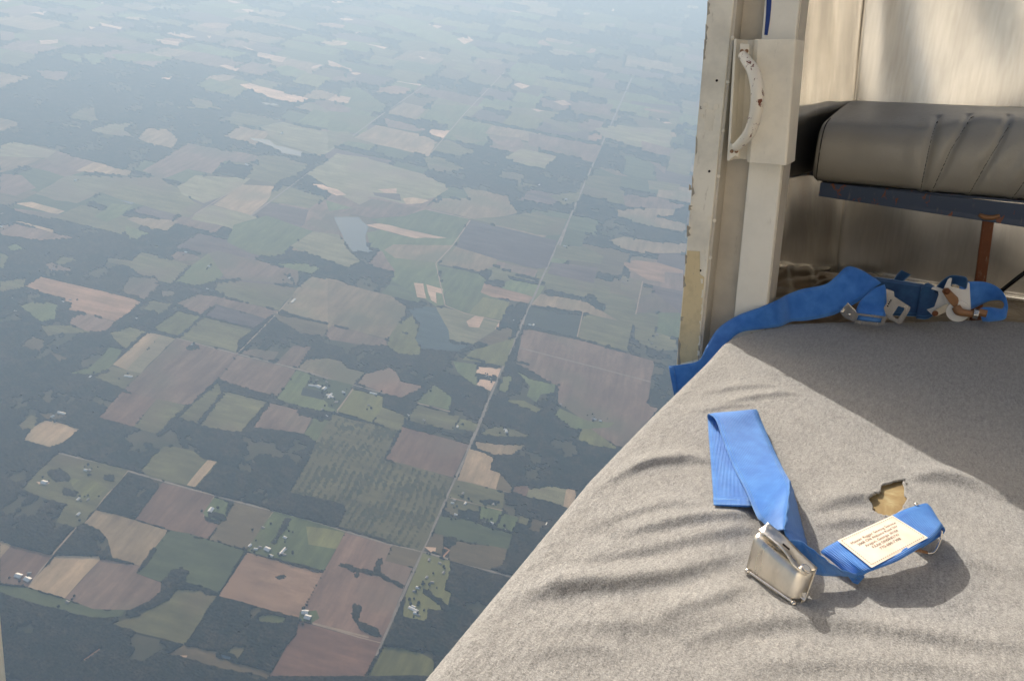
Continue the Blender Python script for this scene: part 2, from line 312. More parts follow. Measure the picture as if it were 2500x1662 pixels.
FIELDS = """
p -8693,8825 -8525,8873 -8267,8577 -8381,8474
g -8565,8946 -8220,9387 -7794,9329 -7538,8820 -8176,8763
p -8198,9067 -7119,9504 -7011,9282 -7565,8796
p -7235,7723 -6931,7884 -6751,7557 -6976,7535
s -6041,8258 -5939,8419 -5865,8275
s -8061,8763 -7928,8936 -7830,8815 -7926,8628
s -8143,10011 -7764,10003 -7700,9881 -8005,9894
s -8099,9742 -7993,9747 -7972,9623
s -7081,9759 -6749,9835 -6653,9649 -6831,9599
s -7144,10105 -7117,10251 -6718,10204 -6818,10055
s -6670,10366 -6609,10387 -6554,10237
s -6054,10232 -5774,10096 -5739,9968
s -5629,9855 -5694,10059 -5269,10056 -5210,9806
s -5759,9169 -5718,9249 -5491,9203 -5466,9045
s -5157,8616 -5070,8722 -4241,8603 -4235,8425 -4398,8309 -4654,8377 -5050,8539
s -4001,8701 -4003,8888 -3837,8932 -3767,8723
s -7178,12213 -7009,12312 -6862,11996
s -7748,12604 -7677,12682 -7401,12605 -7454,12496
s -6757,9049 -6558,9121 -6518,8963
t -6489,11711 -6066,11774 -5611,11601 -5968,11528
s -9103,9830 -9015,10058 -8891,9847
s -9001,11041 -8832,11069 -8812,10934
s -9906,10189 -9765,10269 -9751,10133
t -8485,10262 -8208,10475 -8210,10338
t -7666,10287 -7416,10401 -7400,10265
G -7438,8330 -7435,8519 -7263,8524 -7071,8277 -7239,8271
G -7171,8463 -7316,8621 -7118,8741 -6976,8580 -6883,8256
G -7028,8770 -6778,9080 -6409,9101 -6343,8967 -6771,8569
g -7958,8072 -7951,8264 -7592,8201 -7477,7692 -7727,7738
G -5539,8249 -5564,8628 -5152,8463 -5172,8183
G -5167,9463 -5093,9710 -4751,9612 -4736,9312 -4941,9284
G -6630,9723 -6530,9866 -6288,9704 -6317,9525
G -7584,9754 -7459,9990 -7150,10040 -7184,9665
g -5356,7833 -5120,7898 -4978,7727 -4813,7710 -5269,7457 -5126,7623
g -5961,6640 -6014,6966 -5926,6997 -5732,6766 -5583,6665 -5819,6620
y -5538,6418 -5507,6659 -5341,6827 -5292,6607 -5029,6458 -5416,6418
y -5938,6455 -5689,6454 -5538,6418 -5811,6429
t -5041,6476 -5149,6756 -4975,6843 -4714,6660 -4621,6412 -4812,6392
g -4589,7360 -4731,7767 -4595,7731 -4136,7726 -4203,7498 -4421,7324
y -4234,7418 -4113,7680 -3536,7641 -3300,7397 -3315,6970 -3742,7065 -3898,7127
p -4174,8505 -4017,8690 -3642,8526 -3845,8316
G -4018,8264 -3272,8118 -3153,7773 -3506,7779 -3949,7728
y -5914,5699 -5885,5837 -5434,5834 -5387,5657 -5730,5493
p -5387,5657 -5434,5834 -5001,5780 -5017,5554 -5259,5559
l -4996,5537 -5001,5780 -4583,5756 -4560,5656
t -5730,5493 -5418,5616 -5413,5403 -5473,5203
p -5461,5190 -5295,5247 -5026,5091 -5051,4894 -5192,4887
y -4942,4991 -4992,5424 -4571,5629 -4540,5253 -4559,4989 -4740,4960
p -4533,5820 -4546,6123 -4581,6614 -4169,6643 -3867,6681 -3726,6669 -3868,6441 -4047,6379 -3985,6056 -4220,6048 -4275,5719
g -3867,6681 -3642,6769 -3330,6717 -3298,6549 -3422,6342 -3705,6445
g -4571,5629 -4348,5758 -4066,5637 -3782,5453 -3682,5434 -3659,5166 -4175,5200 -4540,5253
y -4085,5666 -4082,5956 -3631,6133 -3591,5787 -3699,5462 -3959,5542
l -3615,5471 -3619,5972 -3363,6077 -3261,5740 -3245,5439
y -3648,5240 -3626,5465 -3245,5439 -2788,5391 -3216,5135 -3298,5157 -3622,5152
q -3222,5451 -3230,5738 -2871,5767 -2769,5468 -2818,5392
s -3106,6287 -2998,6327 -2714,6219 -2781,6161
G -2824,6019 -2549,5979 -2703,5821
y -3238,6494 -3216,7131 -2888,7180 -2424,6047 -2705,6164 -2945,6315
G -4299,4857 -4322,5119 -4167,5168 -4130,5015 -4148,4807
t -4051,4924 -4035,4982 -3691,5082 -3664,4870 -3798,4863
G -3993,4824 -3750,4794 -3826,4648
l -4948,4775 -4869,4853 -4539,4828 -4556,4752
l -4734,4513 -4677,4543 -4368,4519 -4379,4483
p -4907,4696 -4517,4773 -4540,4663 -4848,4661
p -4772,4415 -4696,4486 -4351,4483 -4147,4498 -4369,4341 -4663,4292
p -2779,5429 -2774,5656 -2574,5571 -2362,5320 -2407,5266 -2637,5371
w -3973,6063 -4039,6337 -3755,6416 -3685,6232 -3670,6089
W -4166,7064 -3962,7113 -3835,7006 -3530,6989 -3486,6865 -3681,6845 -3887,6973 -4082,7009
W -4615,8155 -4402,8201 -4499,8050
W -4337,5200 -4184,5213 -4187,5175
G -5278,13218 -5187,13800 -4414,13604 -3812,13142 -3053,12382 -2717,12080 -3052,11913 -3598,12277 -4280,12570
s -4395,13546 -4142,13562 -4151,13328
s -3670,12859 -3546,13178 -3403,12967 -3455,12592
s -4723,11528 -4371,11539 -4374,11419
s -3813,11387 -3673,11339 -3718,11257
g -4377,11961 -4134,12306 -3751,12266 -3787,11751 -4130,11572
g -3195,11463 -2923,11366 -2906,10974 -3171,11064
p -2961,11765 -2499,11708 -2473,11118 -2817,11246
s -4781,10311 -4347,10121 -4269,9993 -4664,10058
s -3769,9928 -3293,10027 -3287,9945
t -4042,16642 -3227,17221 -2609,16650 -2861,16584
s -1722,18159 -1615,17996 -1653,17747
G -2380,13890 -1530,13823 -1592,13510 -2124,13439
G -2415,11362 -2462,12178 -1992,12227 -1548,11839 -1971,11410 -1965,10940 -2275,11078
s -2218,10841 -2158,10979 -1984,10925 -2048,10698
s -1537,10389 -1415,10559 -1279,10410 -1389,10292
s -1772,9906 -1568,9895 -1634,9805
g -1583,9662 -1298,9569 -1008,9286 -1206,9288 -1478,9449
G -2371,9872 -1788,10129 -1638,9923 -2123,9736
p -1356,10601 -763,10775 -738,10240 -1243,10198
G -4084,9262 -3922,9384 -3341,8879 -3318,8613 -3664,8581 -3914,8691
s -4031,8680 -4031,8906 -3836,8933 -3781,8712 -3901,8663
p -3907,8410 -3679,8570 -3625,8400 -3859,8306
G -3591,7723 -3760,8174 -3275,8505 -3263,7819 -3464,7688
t -3255,8656 -3234,9139 -2897,9118 -2880,8606
p -3223,8474 -3075,8442 -2637,8349 -2743,8218 -3073,8187
G -2826,8676 -2870,9285 -2440,9512 -2418,8817
l -3248,7654 -3199,8166 -2585,8139 -2413,8014 -2366,7549 -2660,7581 -2988,7594
g -3570,7678 -3384,7799 -3248,7654 -2970,7550 -3267,7529 -3334,7162
s -2646,8375 -2408,8468 -2391,8175 -2579,8233
g -2428,7948 -2352,8170 -1944,7970 -2078,7752 -2367,7763
g -2352,8350 -1945,8371 -2121,8141
p -1984,8588 -1612,8705 -1508,8412 -1660,8202 -1880,8412
p -1565,8923 -673,8995 -676,8362 -1089,8442 -1470,8494
y -1633,7944 -1512,8351 -1253,8341 -1103,8322 -1156,7865 -1331,7864
g -1545,7391 -1553,7556 -1327,7615 -1285,7354 -1075,7382 -1295,7256 -1363,7402
g -968,7175 -847,7308 -686,7421 -676,7164 -793,7016 -872,7099
g -2395,7480 -2279,7603 -1909,7419 -2085,7218 -2239,7223
y -3155,6774 -3220,7104 -2917,7162 -2268,7063 -1972,6915 -1909,6819 -1959,6579 -2186,6293 -2466,6297 -2718,6197 -2944,6316
s -2937,6299 -2839,6292 -2713,6220 -2781,6162
s -2508,6480 -2358,6586 -2319,6482 -2409,6431
l -2223,6392 -2157,6469 -1989,6481 -2032,6378 -2155,6290
q -2519,6390 -2286,6479 -2217,6335 -2479,6330
p -2593,5843 -2478,6250 -1998,6279 -2068,6052 -2339,5871
t -1948,6544 -1672,6718 -1808,6964 -1354,6959 -1162,6615 -1285,6433 -1500,6282 -1933,6314
G -2327,5842 -2068,6052 -1961,6260 -1539,6261 -1519,5849 -1678,5767 -2030,5753
g -1500,6282 -1254,6488 -991,6746 -886,6685 -692,6711 -700,6339 -898,6237
t -661,8264 -434,8294 -258,8140 -394,8111
g -684,7942 -323,8102 -298,7594 -667,7614
p -267,7611 86,7718 385,7661 313,7493 -199,7299
t -265,7180 32,7383 297,7485 276,7307 124,7226 422,7186 416,6990 39,6945 -247,7028
G -671,11537 -328,11606 149,11335 -314,11177 -625,11126
g -502,10402 -162,10406 155,10397 106,10150 -315,10013
s -150,10527 90,10427 -11,10359
y -855,9587 -591,9900 87,10137 129,9437 -256,9195 -650,9258
p -242,9455 133,9378 133,9078 -209,9103
g 144,9202 421,9374 399,8523 129,8574
p -86,8773 118,8730 118,8463
g -51,8160 308,8219 301,8022 -11,7893
G -3965,4784 -3755,4800 -3783,4664 -3890,4699
g -4048,4110 -4064,4209 -3940,4216 -3966,4150 -3990,4086
p -4087,4064 -4066,4101 -3855,4075 -3984,4000
G -4482,4163 -4471,4225 -4374,4190 -4405,4120
G -4461,4065 -4374,4054 -4282,3892 -4300,3884
p -3413,4532 -3402,4637 -3257,4638 -3177,4593 -3303,4504
G -3160,4921 -3274,5212 -3129,5493 -2653,5404 -2707,5091 -2678,4927 -2776,4835 -2911,4839
y -2653,5404 -2446,5446 -2243,5203 -2103,5095 -2150,4958 -2701,5079
G -2676,4771 -2466,4874 -2338,4853 -2354,4749 -2458,4726
g -3633,4507 -3204,4471 -3170,4203 -3202,4139 -3325,4229 -3433,4203 -3581,4286 -3732,4265 -3776,4324 -3604,4355
p -3476,4157 -3303,4214 -3208,4111 -3200,3938 -3407,3958
G -3194,4476 -3190,4700 -2926,4499 -2904,4355 -3009,4242 -3158,4221
p -3190,4700 -3148,4764 -2469,4748 -2369,4546 -2878,4418
g -2854,4230 -2918,4399 -2353,4515 -2329,4179 -2751,4182
p -2935,4143 -2761,4177 -2324,4170 -2353,4046 -2750,4078 -2773,3921 -2988,3979
g -3167,3942 -3015,3967 -3000,3818 -3132,3823
p -3175,4079 -3091,4119 -3064,4060 -3117,4012
Y -2927,3895 -2763,3904 -2749,3629 -2946,3653
d -2744,4069 -2353,4046 -2371,3909 -2735,3917
g -2748,3900 -2366,3900 -2388,3738 -2330,3617 -2752,3618
B -3996,3763 -3995,3907 -3629,3912 -3464,3919 -3200,3904 -3198,3750 -3204,3630 -3442,3639 -3553,3631 -3587,3703 -3805,3737
g -4178,3747 -4060,3852 -3990,3742 -4076,3632
G -3843,3542 -3803,3648 -3652,3651 -3555,3504 -3606,3440 -3719,3492
p -3541,3615 -3419,3639 -3199,3623 -3191,3504 -3284,3463 -3434,3496
g -3581,3410 -3423,3481 -3239,3463 -3289,3441 -3422,3382 -3456,3328
o -3532,3181 -3538,3292 -3438,3278 -3383,3172
o -3354,3203 -3196,3181 -3222,3134
g -3154,3500 -3087,3611 -2968,3603 -2963,3391 -3066,3441
G -3057,3369 -2972,3387 -2928,3224 -2924,3105 -3021,3081 -3097,3057 -3031,3162
g -2941,3072 -2944,3130 -2918,3210 -2729,3212 -2726,3046 -2854,3067
l -2954,3599 -2860,3610 -2821,3208 -2928,3224
y -2860,3610 -2756,3606 -2729,3212 -2825,3206
p -2755,3613 -2317,3604 -2293,3351 -2304,3052 -2487,3024 -2640,3025 -2721,3040 -2729,3212
b -2720,3024 -2503,3033 -2473,2776 -2688,2777
g -2503,3033 -2308,3042 -2317,2773 -2473,2776
p -2313,3596 -1910,3601 -1890,3316 -2062,3311 -2235,3324 -2289,3344
G -1906,3593 -1796,3586 -1766,3375 -1610,3389 -1504,3311 -1636,3274 -1884,3285
H -1792,3578 -1519,3578 -1504,3311 -1630,3389 -1770,3381 -1770,3543
D -1788,3450 -1634,3454 -1627,3382 -1770,3381
g -2273,3300 -2189,3210 -2166,2926 -2297,2933 -2296,3055
g -2196,3240 -1912,3242 -1916,2945 -2151,2917
p -1904,3245 -1720,3240 -1622,3264 -1594,3064 -1876,3011
G -1622,3264 -1500,3281 -1498,3023 -1594,3064
l -2919,2490 -2944,2576 -2934,2657 -2879,2672 -2718,2665 -2724,2539 -2760,2492
g -3024,2579 -3025,2671 -2970,2664 -2936,2579 -2971,2551
o -2997,2697 -2880,2759 -2837,2717 -2924,2668
o -2353,4134 -1926,4150 -1917,4005 -2065,3981 -2268,4062
p -2299,3659 -2237,3705 -2094,3728 -2081,3620 -2300,3621
p -2051,3708 -2045,3828 -1931,3867 -1909,3620 -2056,3612
t -1905,3612 -1896,3727 -1791,3782 -1669,3777 -1630,3737 -1501,3737 -1519,3578
t -2353,4515 -2333,4706 -2145,4743 -1860,4671 -1705,4293 -1907,4158 -2319,4184
p -1916,4154 -1652,4164 -1595,4023 -1912,4018
t -2213,4725 -1886,4699 -1698,4699 -1539,4601 -1502,4500 -1510,4360 -1509,4144 -1911,4169 -1921,4089
p -1916,4156 -1518,4140 -1481,4074 -1587,4028 -1873,3985 -1921,4089
Y -1507,4383 -1457,4508 -1365,4380 -1339,4240 -1249,4114 -1247,4045 -1381,4017 -1481,4074 -1510,4207
b -1501,3613 -1494,3723 -1381,3844 -1332,3827 -1254,3733 -1100,3744 -1139,3675 -1199,3583 -1266,3572
t -1782,3787 -1685,3790 -1630,3739 -1502,3728 -1516,3598 -1693,3594
H -1690,3587 -1522,3587 -1510,3326 -1573,3332
Y -1503,3543 -1311,3554 -1266,3440 -1278,3294 -1504,3313
g -1272,3454 -1110,3423 -1091,3292 -1116,3282 -1269,3297
G -1079,3683 -1050,3782 -900,3704 -890,3575 -1091,3568
g -1105,3409 -1083,3546 -810,3543 -807,3404 -1072,3375
g -807,3465 -775,3525 -683,3514 -681,3438 -794,3424
G -1015,4076 -858,4103 -793,3871 -882,3924 -950,3970
s -841,4082 -694,4125 -690,4022 -837,4008
s -796,3960 -692,3967 -695,3858 -797,3887
Y -961,4118 -933,4250 -696,4522 -676,4161 -814,4142
y -1122,4314 -1339,4693 -1258,4706 -846,4703 -847,4566 -944,4328 -1030,4312
s -1072,4590 -1034,4688 -967,4707 -965,4547 -1036,4527
s -855,4574 -846,4703 -831,4595
G -1772,4923 -1803,5073 -2006,5324 -2128,5355 -2250,5583 -2154,5700 -1956,5668 -1603,5800 -1497,5871 -1540,5345 -1282,4743 -1339,4693 -1565,4811
t -2005,5355 -1971,5482 -1515,5697 -1540,5345 -1876,5268
s -2319,5716 -2223,5802 -2003,5796 -1832,5799 -1605,5805 -1845,5675 -1973,5676 -2242,5705
s -1602,4951 -1532,4970 -1439,4770 -1510,4761
s -1507,4969 -1368,4956 -1352,4886 -1403,4887 -1348,4737 -1399,4763 -1457,4862
G -1512,5300 -1186,5316 -1101,5244 -1083,5038 -845,4994 -846,4797 -1121,4696 -1264,4727
Y -1053,4974 -845,4994 -825,4712 -1083,4690
d -1520,6246 -705,6209 -685,5675 -765,5607 -1106,5619 -1482,5682
t -1482,5682 -1106,5619 -1108,5469 -1193,5341 -1520,5326
p -1099,5592 -747,5586 -749,5469 -933,5466 -1091,5507
g -1089,5449 -975,5475 -920,5303 -1089,5250
B -1099,5190 -692,5142 -705,5034 -986,5005 -1088,5035
p -661,4671 -266,4689 306,4638 300,4123 374,4101 210,3620 172,3620 -16,3715 -67,3791 -258,3897 -292,4078 -615,4226
D -684,4993 -259,5015 -266,4689 -668,4702
g -266,5060 -90,5116 -13,5078 111,5050 108,4690 -269,4710
t -676,5072 -644,5217 -298,5260 -13,5078 -270,5083 -678,5021
g -678,5446 -663,5568 -266,5558 -255,5399 -307,5321 -612,5312
g -259,5424 -266,5558 -138,5481 80,5475 103,5253 -201,5292
q -664,5776 -521,5816 -284,5871 -270,5585 -663,5568
g -687,6117 -446,6206 -261,6101 -267,5941 -668,5868
B -76,6066 12,6156 203,6203 440,6162 436,6099 282,6055 296,5854 150,5842 -69,6007
g -75,5822 114,5796 112,5543 -47,5578
p 105,5486 219,5648 437,5430 439,5406 115,5258
g 126,5021 243,5050 437,4997 456,4851 311,4788 144,4847
t -263,6435 -135,6589 142,6607 442,6725 437,6515 52,6323 -165,6348
G -580,4125 -476,4093 -305,4091 -308,3999 -382,3951 -394,3859 -465,3899 -467,4005
Y -588,3806 -473,3844 -340,3796 -373,3758 -511,3786
G -652,3893 -656,4037 -602,4078 -596,3881
G -256,3780 -239,3854 -48,3798 115,3847 92,3789 -46,3719 -129,3686
Y -74,3708 -18,3730 174,3606 24,3578 -76,3599
w -840,4921 -695,4988 -696,4724 -836,4571
W -2618,5734 -2427,5836 -2284,5701 -2239,5522 -2162,5369 -2069,5277 -2221,5217 -2343,5340 -2495,5556
M -1514,4565 -1413,4659 -1332,4672 -1158,4428 -1101,4281 -969,4297 -1027,4189 -1255,4132 -1332,4222 -1361,4404 -1461,4518
g -2688,2465 -2294,2482 -2271,2199 -2268,2141 -2262,2111 -2283,2072 -2380,2068 -2407,2144 -2414,2185 -2502,2176 -2669,2193 -2686,2292
Y -2521,2330 -2403,2362 -2286,2323 -2334,2226 -2395,2237
g -2230,2500 -2242,2623 -2233,2699 -2188,2717 -2070,2722 -1996,2691 -1905,2693 -1913,2485 -2000,2483 -2164,2476
l -1967,2689 -1916,2696 -1919,2489 -1964,2490
b -2084,2463 -1797,2469 -1773,2331 -1743,2309 -1677,2311 -1675,2212 -1876,2202 -2059,2206
G -1792,2460 -1704,2457 -1680,2387 -1660,2339 -1742,2320 -1784,2349
o -1682,2465 -1475,2472 -1472,2258 -1465,2230 -1487,2212 -1666,2210 -1677,2311 -1667,2380
t -2264,2196 -2148,2206 -1877,2197 -1853,2034 -1866,1972 -2011,1974 -2061,2020 -2097,2057 -2166,2093 -2259,2107
H -1873,2198 -1673,2208 -1476,2206 -1468,2054 -1466,1945 -1532,1940 -1557,1968 -1619,1955 -1688,1941 -1732,1926 -1861,1932
l -2248,1905 -2068,1963 -2053,1945 -2057,1722 -2237,1721 -2244,1794 -2248,1886
p -2053,1954 -1866,1972 -1861,1932 -1730,1922 -1703,1882 -1717,1824 -1768,1756 -1909,1713 -2057,1722
b -2467,1891 -2260,1901 -2256,1799 -2240,1725 -2359,1701 -2465,1820
t -2536,1900 -2467,1891 -2458,1812
H -2353,1694 -2234,1718 -2051,1720 -1909,1713 -1786,1750 -1779,1719 -1858,1684 -1922,1671 -2096,1662 -2324,1661
g -1638,1913 -1541,1942 -1511,1930 -1462,1937 -1457,1678 -1656,1671 -1797,1672 -1711,1750 -1655,1845
B -1464,2200 -1079,2203 -1074,1947 -1458,1939
G -1241,1908 -1184,1927 -1125,1930 -1123,1897 -1231,1877
g -1277,1702 -1262,1738 -1216,1745 -1217,1721 -1221,1690 -1244,1705
W -1298,1687 -1248,1688 -1247,1673 -1284,1676
o -1493,1623 -1457,1678 -1313,1690 -1308,1669 -1182,1672 -1058,1675 -1065,1636 -1093,1649 -1270,1629 -1410,1628
s -1454,1629 -1418,1640 -1416,1626
s -2646,2259 -2584,2277 -2587,2258 -2624,2250
G -1470,2475 -1086,2469 -1078,2216 -1471,2202 -1475,2373
Y -1277,2439 -1084,2465 -1077,2356 -1216,2338
b -1081,2466 -836,2464 -831,2366 -692,2370 -688,1945 -1001,1940 -1072,1955 -1078,2216
o -833,2468 -684,2474 -688,2371 -831,2366
G -1083,1977 -1018,2007 -988,1974 -1009,1942 -1066,1935
r -1006,1934 -687,1941 -687,1879 -691,1776 -1060,1657 -1056,1758 -1061,1810 -1045,1863 -1066,1935
Y -668,1931 -589,1949 -495,1948 -441,1934 -418,1864 -679,1780 -671,1884
b -1096,3325 -682,3316 -688,3025 -1088,3027 -1084,3139
l -673,3284 -583,3283 -520,3258 -512,3158 -451,3154 -445,3022 -549,3025 -665,3021
o -451,3154 -361,3063 -361,3025 -445,3022
b -356,3078 -283,3112 -269,3091 -277,3025 -354,3034
y -271,3097 -221,3115 -157,3156 -69,3165 -62,3024 -98,3029 -273,3026
l -74,3164 -26,3172 -10,3117 -5,3020 -66,3025
g -671,3012 -394,3013 -371,2887 -674,2878
g -671,2867 -498,2876 -473,2756 -580,2741 -661,2781
G -489,2874 -368,2876 -387,2782 -472,2780
G -366,2865 -279,2861 -288,2755 -373,2758
g -273,2875 -223,2881 -227,2822 -271,2829
o -200,2890 -121,2883 -156,2802 -212,2793
H -670,2731 -541,2755 -284,2740 -284,2636 -547,2607 -666,2614
o -553,2600 -284,2636 -280,2523 -348,2479 -546,2471 -555,2551
o -668,2608 -616,2615 -595,2548 -584,2489 -676,2498
s -681,2512 -625,2526 -620,2502 -641,2489
Y -676,2472 -537,2469 -518,2420 -510,2297 -474,2291 -463,2185 -547,2175 -535,2108 -644,2098 -671,2214 -673,2327
Y -797,3522 -708,3525 -693,3454 -798,3428
g -654,3438 -574,3539 -499,3553 -375,3525 -380,3508 -586,3435
t -660,3354 -488,3392 -364,3435 -424,3323 -518,3286 -626,3302
O -1513,3283 -1276,3284 -1112,3289 -1096,3024 -687,3019 -686,2479 -1130,2492 -1138,2607 -1171,2642 -1457,2619 -1472,2867 -1501,3027
"""
THICKETS = """
-2647,2331 -2607,2370 -2536,2360 -2499,2314 -2589,2293
-2498,2268 -2419,2268 -2402,2235 -2476,2230
-2376,2421 -2327,2427 -2306,2375 -2355,2380
-1278,2114 -1270,2129 -1247,2137 -1229,2130 -1232,2115 -1258,2105
-1732,1926 -1727,2001 -1696,2026 -1640,2013 -1626,1953 -1670,1938 -1698,1910
-869,2097 -841,2093 -825,2055 -822,2021 -774,2012 -719,2005 -698,1970 -722,1958 -765,1973 -829,2002 -865,2033
-604,2603 -553,2625 -532,2570 -585,2543
-599,2804 -486,2833 -473,2756 -590,2748
-472,2780 -451,2799 -429,2749 -471,2746
-420,2941 -511,2920 -493,2890 -419,2905
-1727,3253 -1680,3280 -1583,3288 -1518,3298 -1505,3248 -1543,3203 -1645,3208 -1697,3203
-2530,4651 -2499,4679 -2425,4609 -2389,4536 -2456,4594
-2415,4653 -2379,4644 -2369,4597 -2400,4608
-2632,3534 -2634,3572 -2578,3606 -2563,3564 -2592,3523
-2353,4670 -2328,4669 -2323,4632
-3622,3600 -3538,3627 -3425,3647 -3471,3542 -3547,3507
-4009,3597 -3883,3644 -3840,3608 -3888,3500
-3850,3648 -3757,3737 -3643,3744 -3712,3667 -3784,3612
-3131,3737 -3064,3844 -2997,3798 -2985,3677 -3055,3646
-1764,2356 -1715,2374 -1676,2366 -1660,2339 -1742,2320
-1441,4270 -1428,4297 -1393,4280 -1401,4255
"""
TREE_LINES = """
22 -1017,2276 -928,2273 -823,2285 -759,2264 -688,2250
24 -847,2287 -852,2359
16 -925,2274 -924,2239
26 -1378,2463 -1374,2293
30 -595,2259 -516,2230 -467,2197
35 -1083,3369 -967,3376 -788,3363 -691,3364
24 -2312,3048 -2314,2768
22 -2189,3210 -2166,2911
24 -1905,3229 -1911,2954
36 -2227,3310 -2047,3284 -1908,3292
22 -2743,3891 -2749,3629 -3061,3622
26 -2993,3757 -2999,3997
18 -2954,3927 -2753,3908
16 -3170,4203 -3201,4486
40 -3255,4162 -3123,4188 -2920,4198 -2778,4205
40 -2919,4360 -2788,4436
30 -3182,3568 -3194,3930 -3215,4120
24 -3401,3949 -3191,3908
22 -2954,3075 -2921,3157
24 -1635,1950 -1537,1947 -1468,1948
20 -1858,1937 -1859,2032 -1868,2068
26 -1492,4504 -1503,4374
14 -299,3898 -295,4095
16 -665,4692 -255,4694 93,4673
18 -644,4254 -506,4233
26 -1091,5507 -915,5446 -726,5423
26 -1047,4181 -863,4160 -692,4135
40 -1926,6476 -1920,6601 -1664,6693
"""
ROADS = """
M -684,1880 -682,2480 -676,3029 -674,3371 -677,3666
M -679,3265 -685,4025 -686,4729 -686,5615 -677,6713
M -660,6126 -678,6719 -681,9051 -675,10594 -669,12418
E -1625,2475 -1469,2473 -1080,2474 -829,2467 -682,2480
E -682,2480 -331,2475 -173,2475
E -2688,2471 -2487,2472 -2291,2477 -2091,2473 -1780,2470 -1627,2474
E -2752,3618 -2573,3608 -1914,3608 -1515,3571
E -1697,3602 -1513,3590 -1290,3579
T -1506,3549 -1501,3305
T -2324,4181 -2343,4520
T -2322,3611 -2324,4181
T -2318,3538 -2297,3358
R -2684,2466 -2682,2287 -2611,2255
T -2291,2477 -2274,2193
T -2276,2075 -2266,1918 -2240,1725
R -1342,1654 -1251,1657 -1201,1655
T -1797,2469 -1771,2321
T -1472,2474 -1474,2247
R -574,2482 -558,2534 -588,2539
T -1001,1940 -687,1941
T -668,2874 -490,2879 -370,2881
T -663,3017 -361,3025
T -1520,6246 -1518,5663 -1548,5327 -1278,4732 -1107,4690 -844,4692
T 114,5796 111,5232
T -285,5101 -269,4710
E -671,4416 -207,4400 299,4378
T -1091,3568 -877,3564
T -1503,3543 -1507,3319
E -3238,6562 -3237,5426
T -3625,5928 -3648,5240
E -3240,9937 -3281,8569 -3281,7690
T -2476,11415 -2438,9220 -2366,7549
T -4609,7721 -4136,7726
T -1526,6268 -1935,6274
R -1788,1497 -1763,1558
T -1005,1941 -746,1952
"""
FARMS = """
b -2315,1758|b -2267,1755|g -2284,1785
b -1759,2377
b -1383,2246|w -1434,2229|l -1310,2259|w -1470,2239|w -1348,2216|w -1339,2339|g -1421,2246|g -1294,2243|g -1468,2361
b -1060,1981|b -1037,1961
w -2483,2408|g -2465,2414|b -2607,2266|w -2385,2227|g -2341,2240|w -2320,2145
g -2033,1709
w -631,2268|g -639,2244|w -615,2161|l -611,2149|w -596,2132|g -579,2127|g -577,2319|g -610,2338|g -578,2439|g -633,2441|g -543,2390
g -605,2928|w -637,2840|w -572,2861|g -634,2863|w -596,2767|g -531,2764|g -428,2908|g -443,2767|w -402,2776|w -127,2866|g -162,2917|g -321,2754|w -111,2678|g -177,2595|w -211,2420|g -54,2981
w -1102,3435|g -997,3426|g -794,3441|w -504,3505|w -516,3523|w -1542,3248
w -753,3996|g -773,3992|g -728,3984|w -1077,3753|l -1371,3554|g -1354,3437|l -1603,3431|w -1545,3497|g -1540,3394|g -1106,3440|w -792,3443|w -508,3514|g -518,3525|g -242,3895|w -8,3830|w 26,3827|g -23,3832
w -748,4742|w -628,4736|w -603,4743|w -615,6130|g -42,5707|g 265,4860|g 294,5003
b -1704,3488|b -1664,3484|l -1604,3433|l -1744,3485|g -1743,3546|g -1679,3550|w -1541,3492|g -1549,3389|g -1592,3296|w -1541,3250
l -2890,2740|w -2914,2698|l -2775,3158|w -2966,3070|w -2472,4613|l -2297,4333|w -2908,4229|w -3341,4639|w -3108,3709|w -3825,3481|w -3645,3694|g -3951,3601|g -3961,3728|w -3771,4590|g -3988,4028|g -3624,3735|g -2628,3584|w -3074,4521
w -3942,7349|b -3810,6396|w -4894,4571|w -4744,4399|w -4863,5358
w -789,7166|w -1109,7385
"""


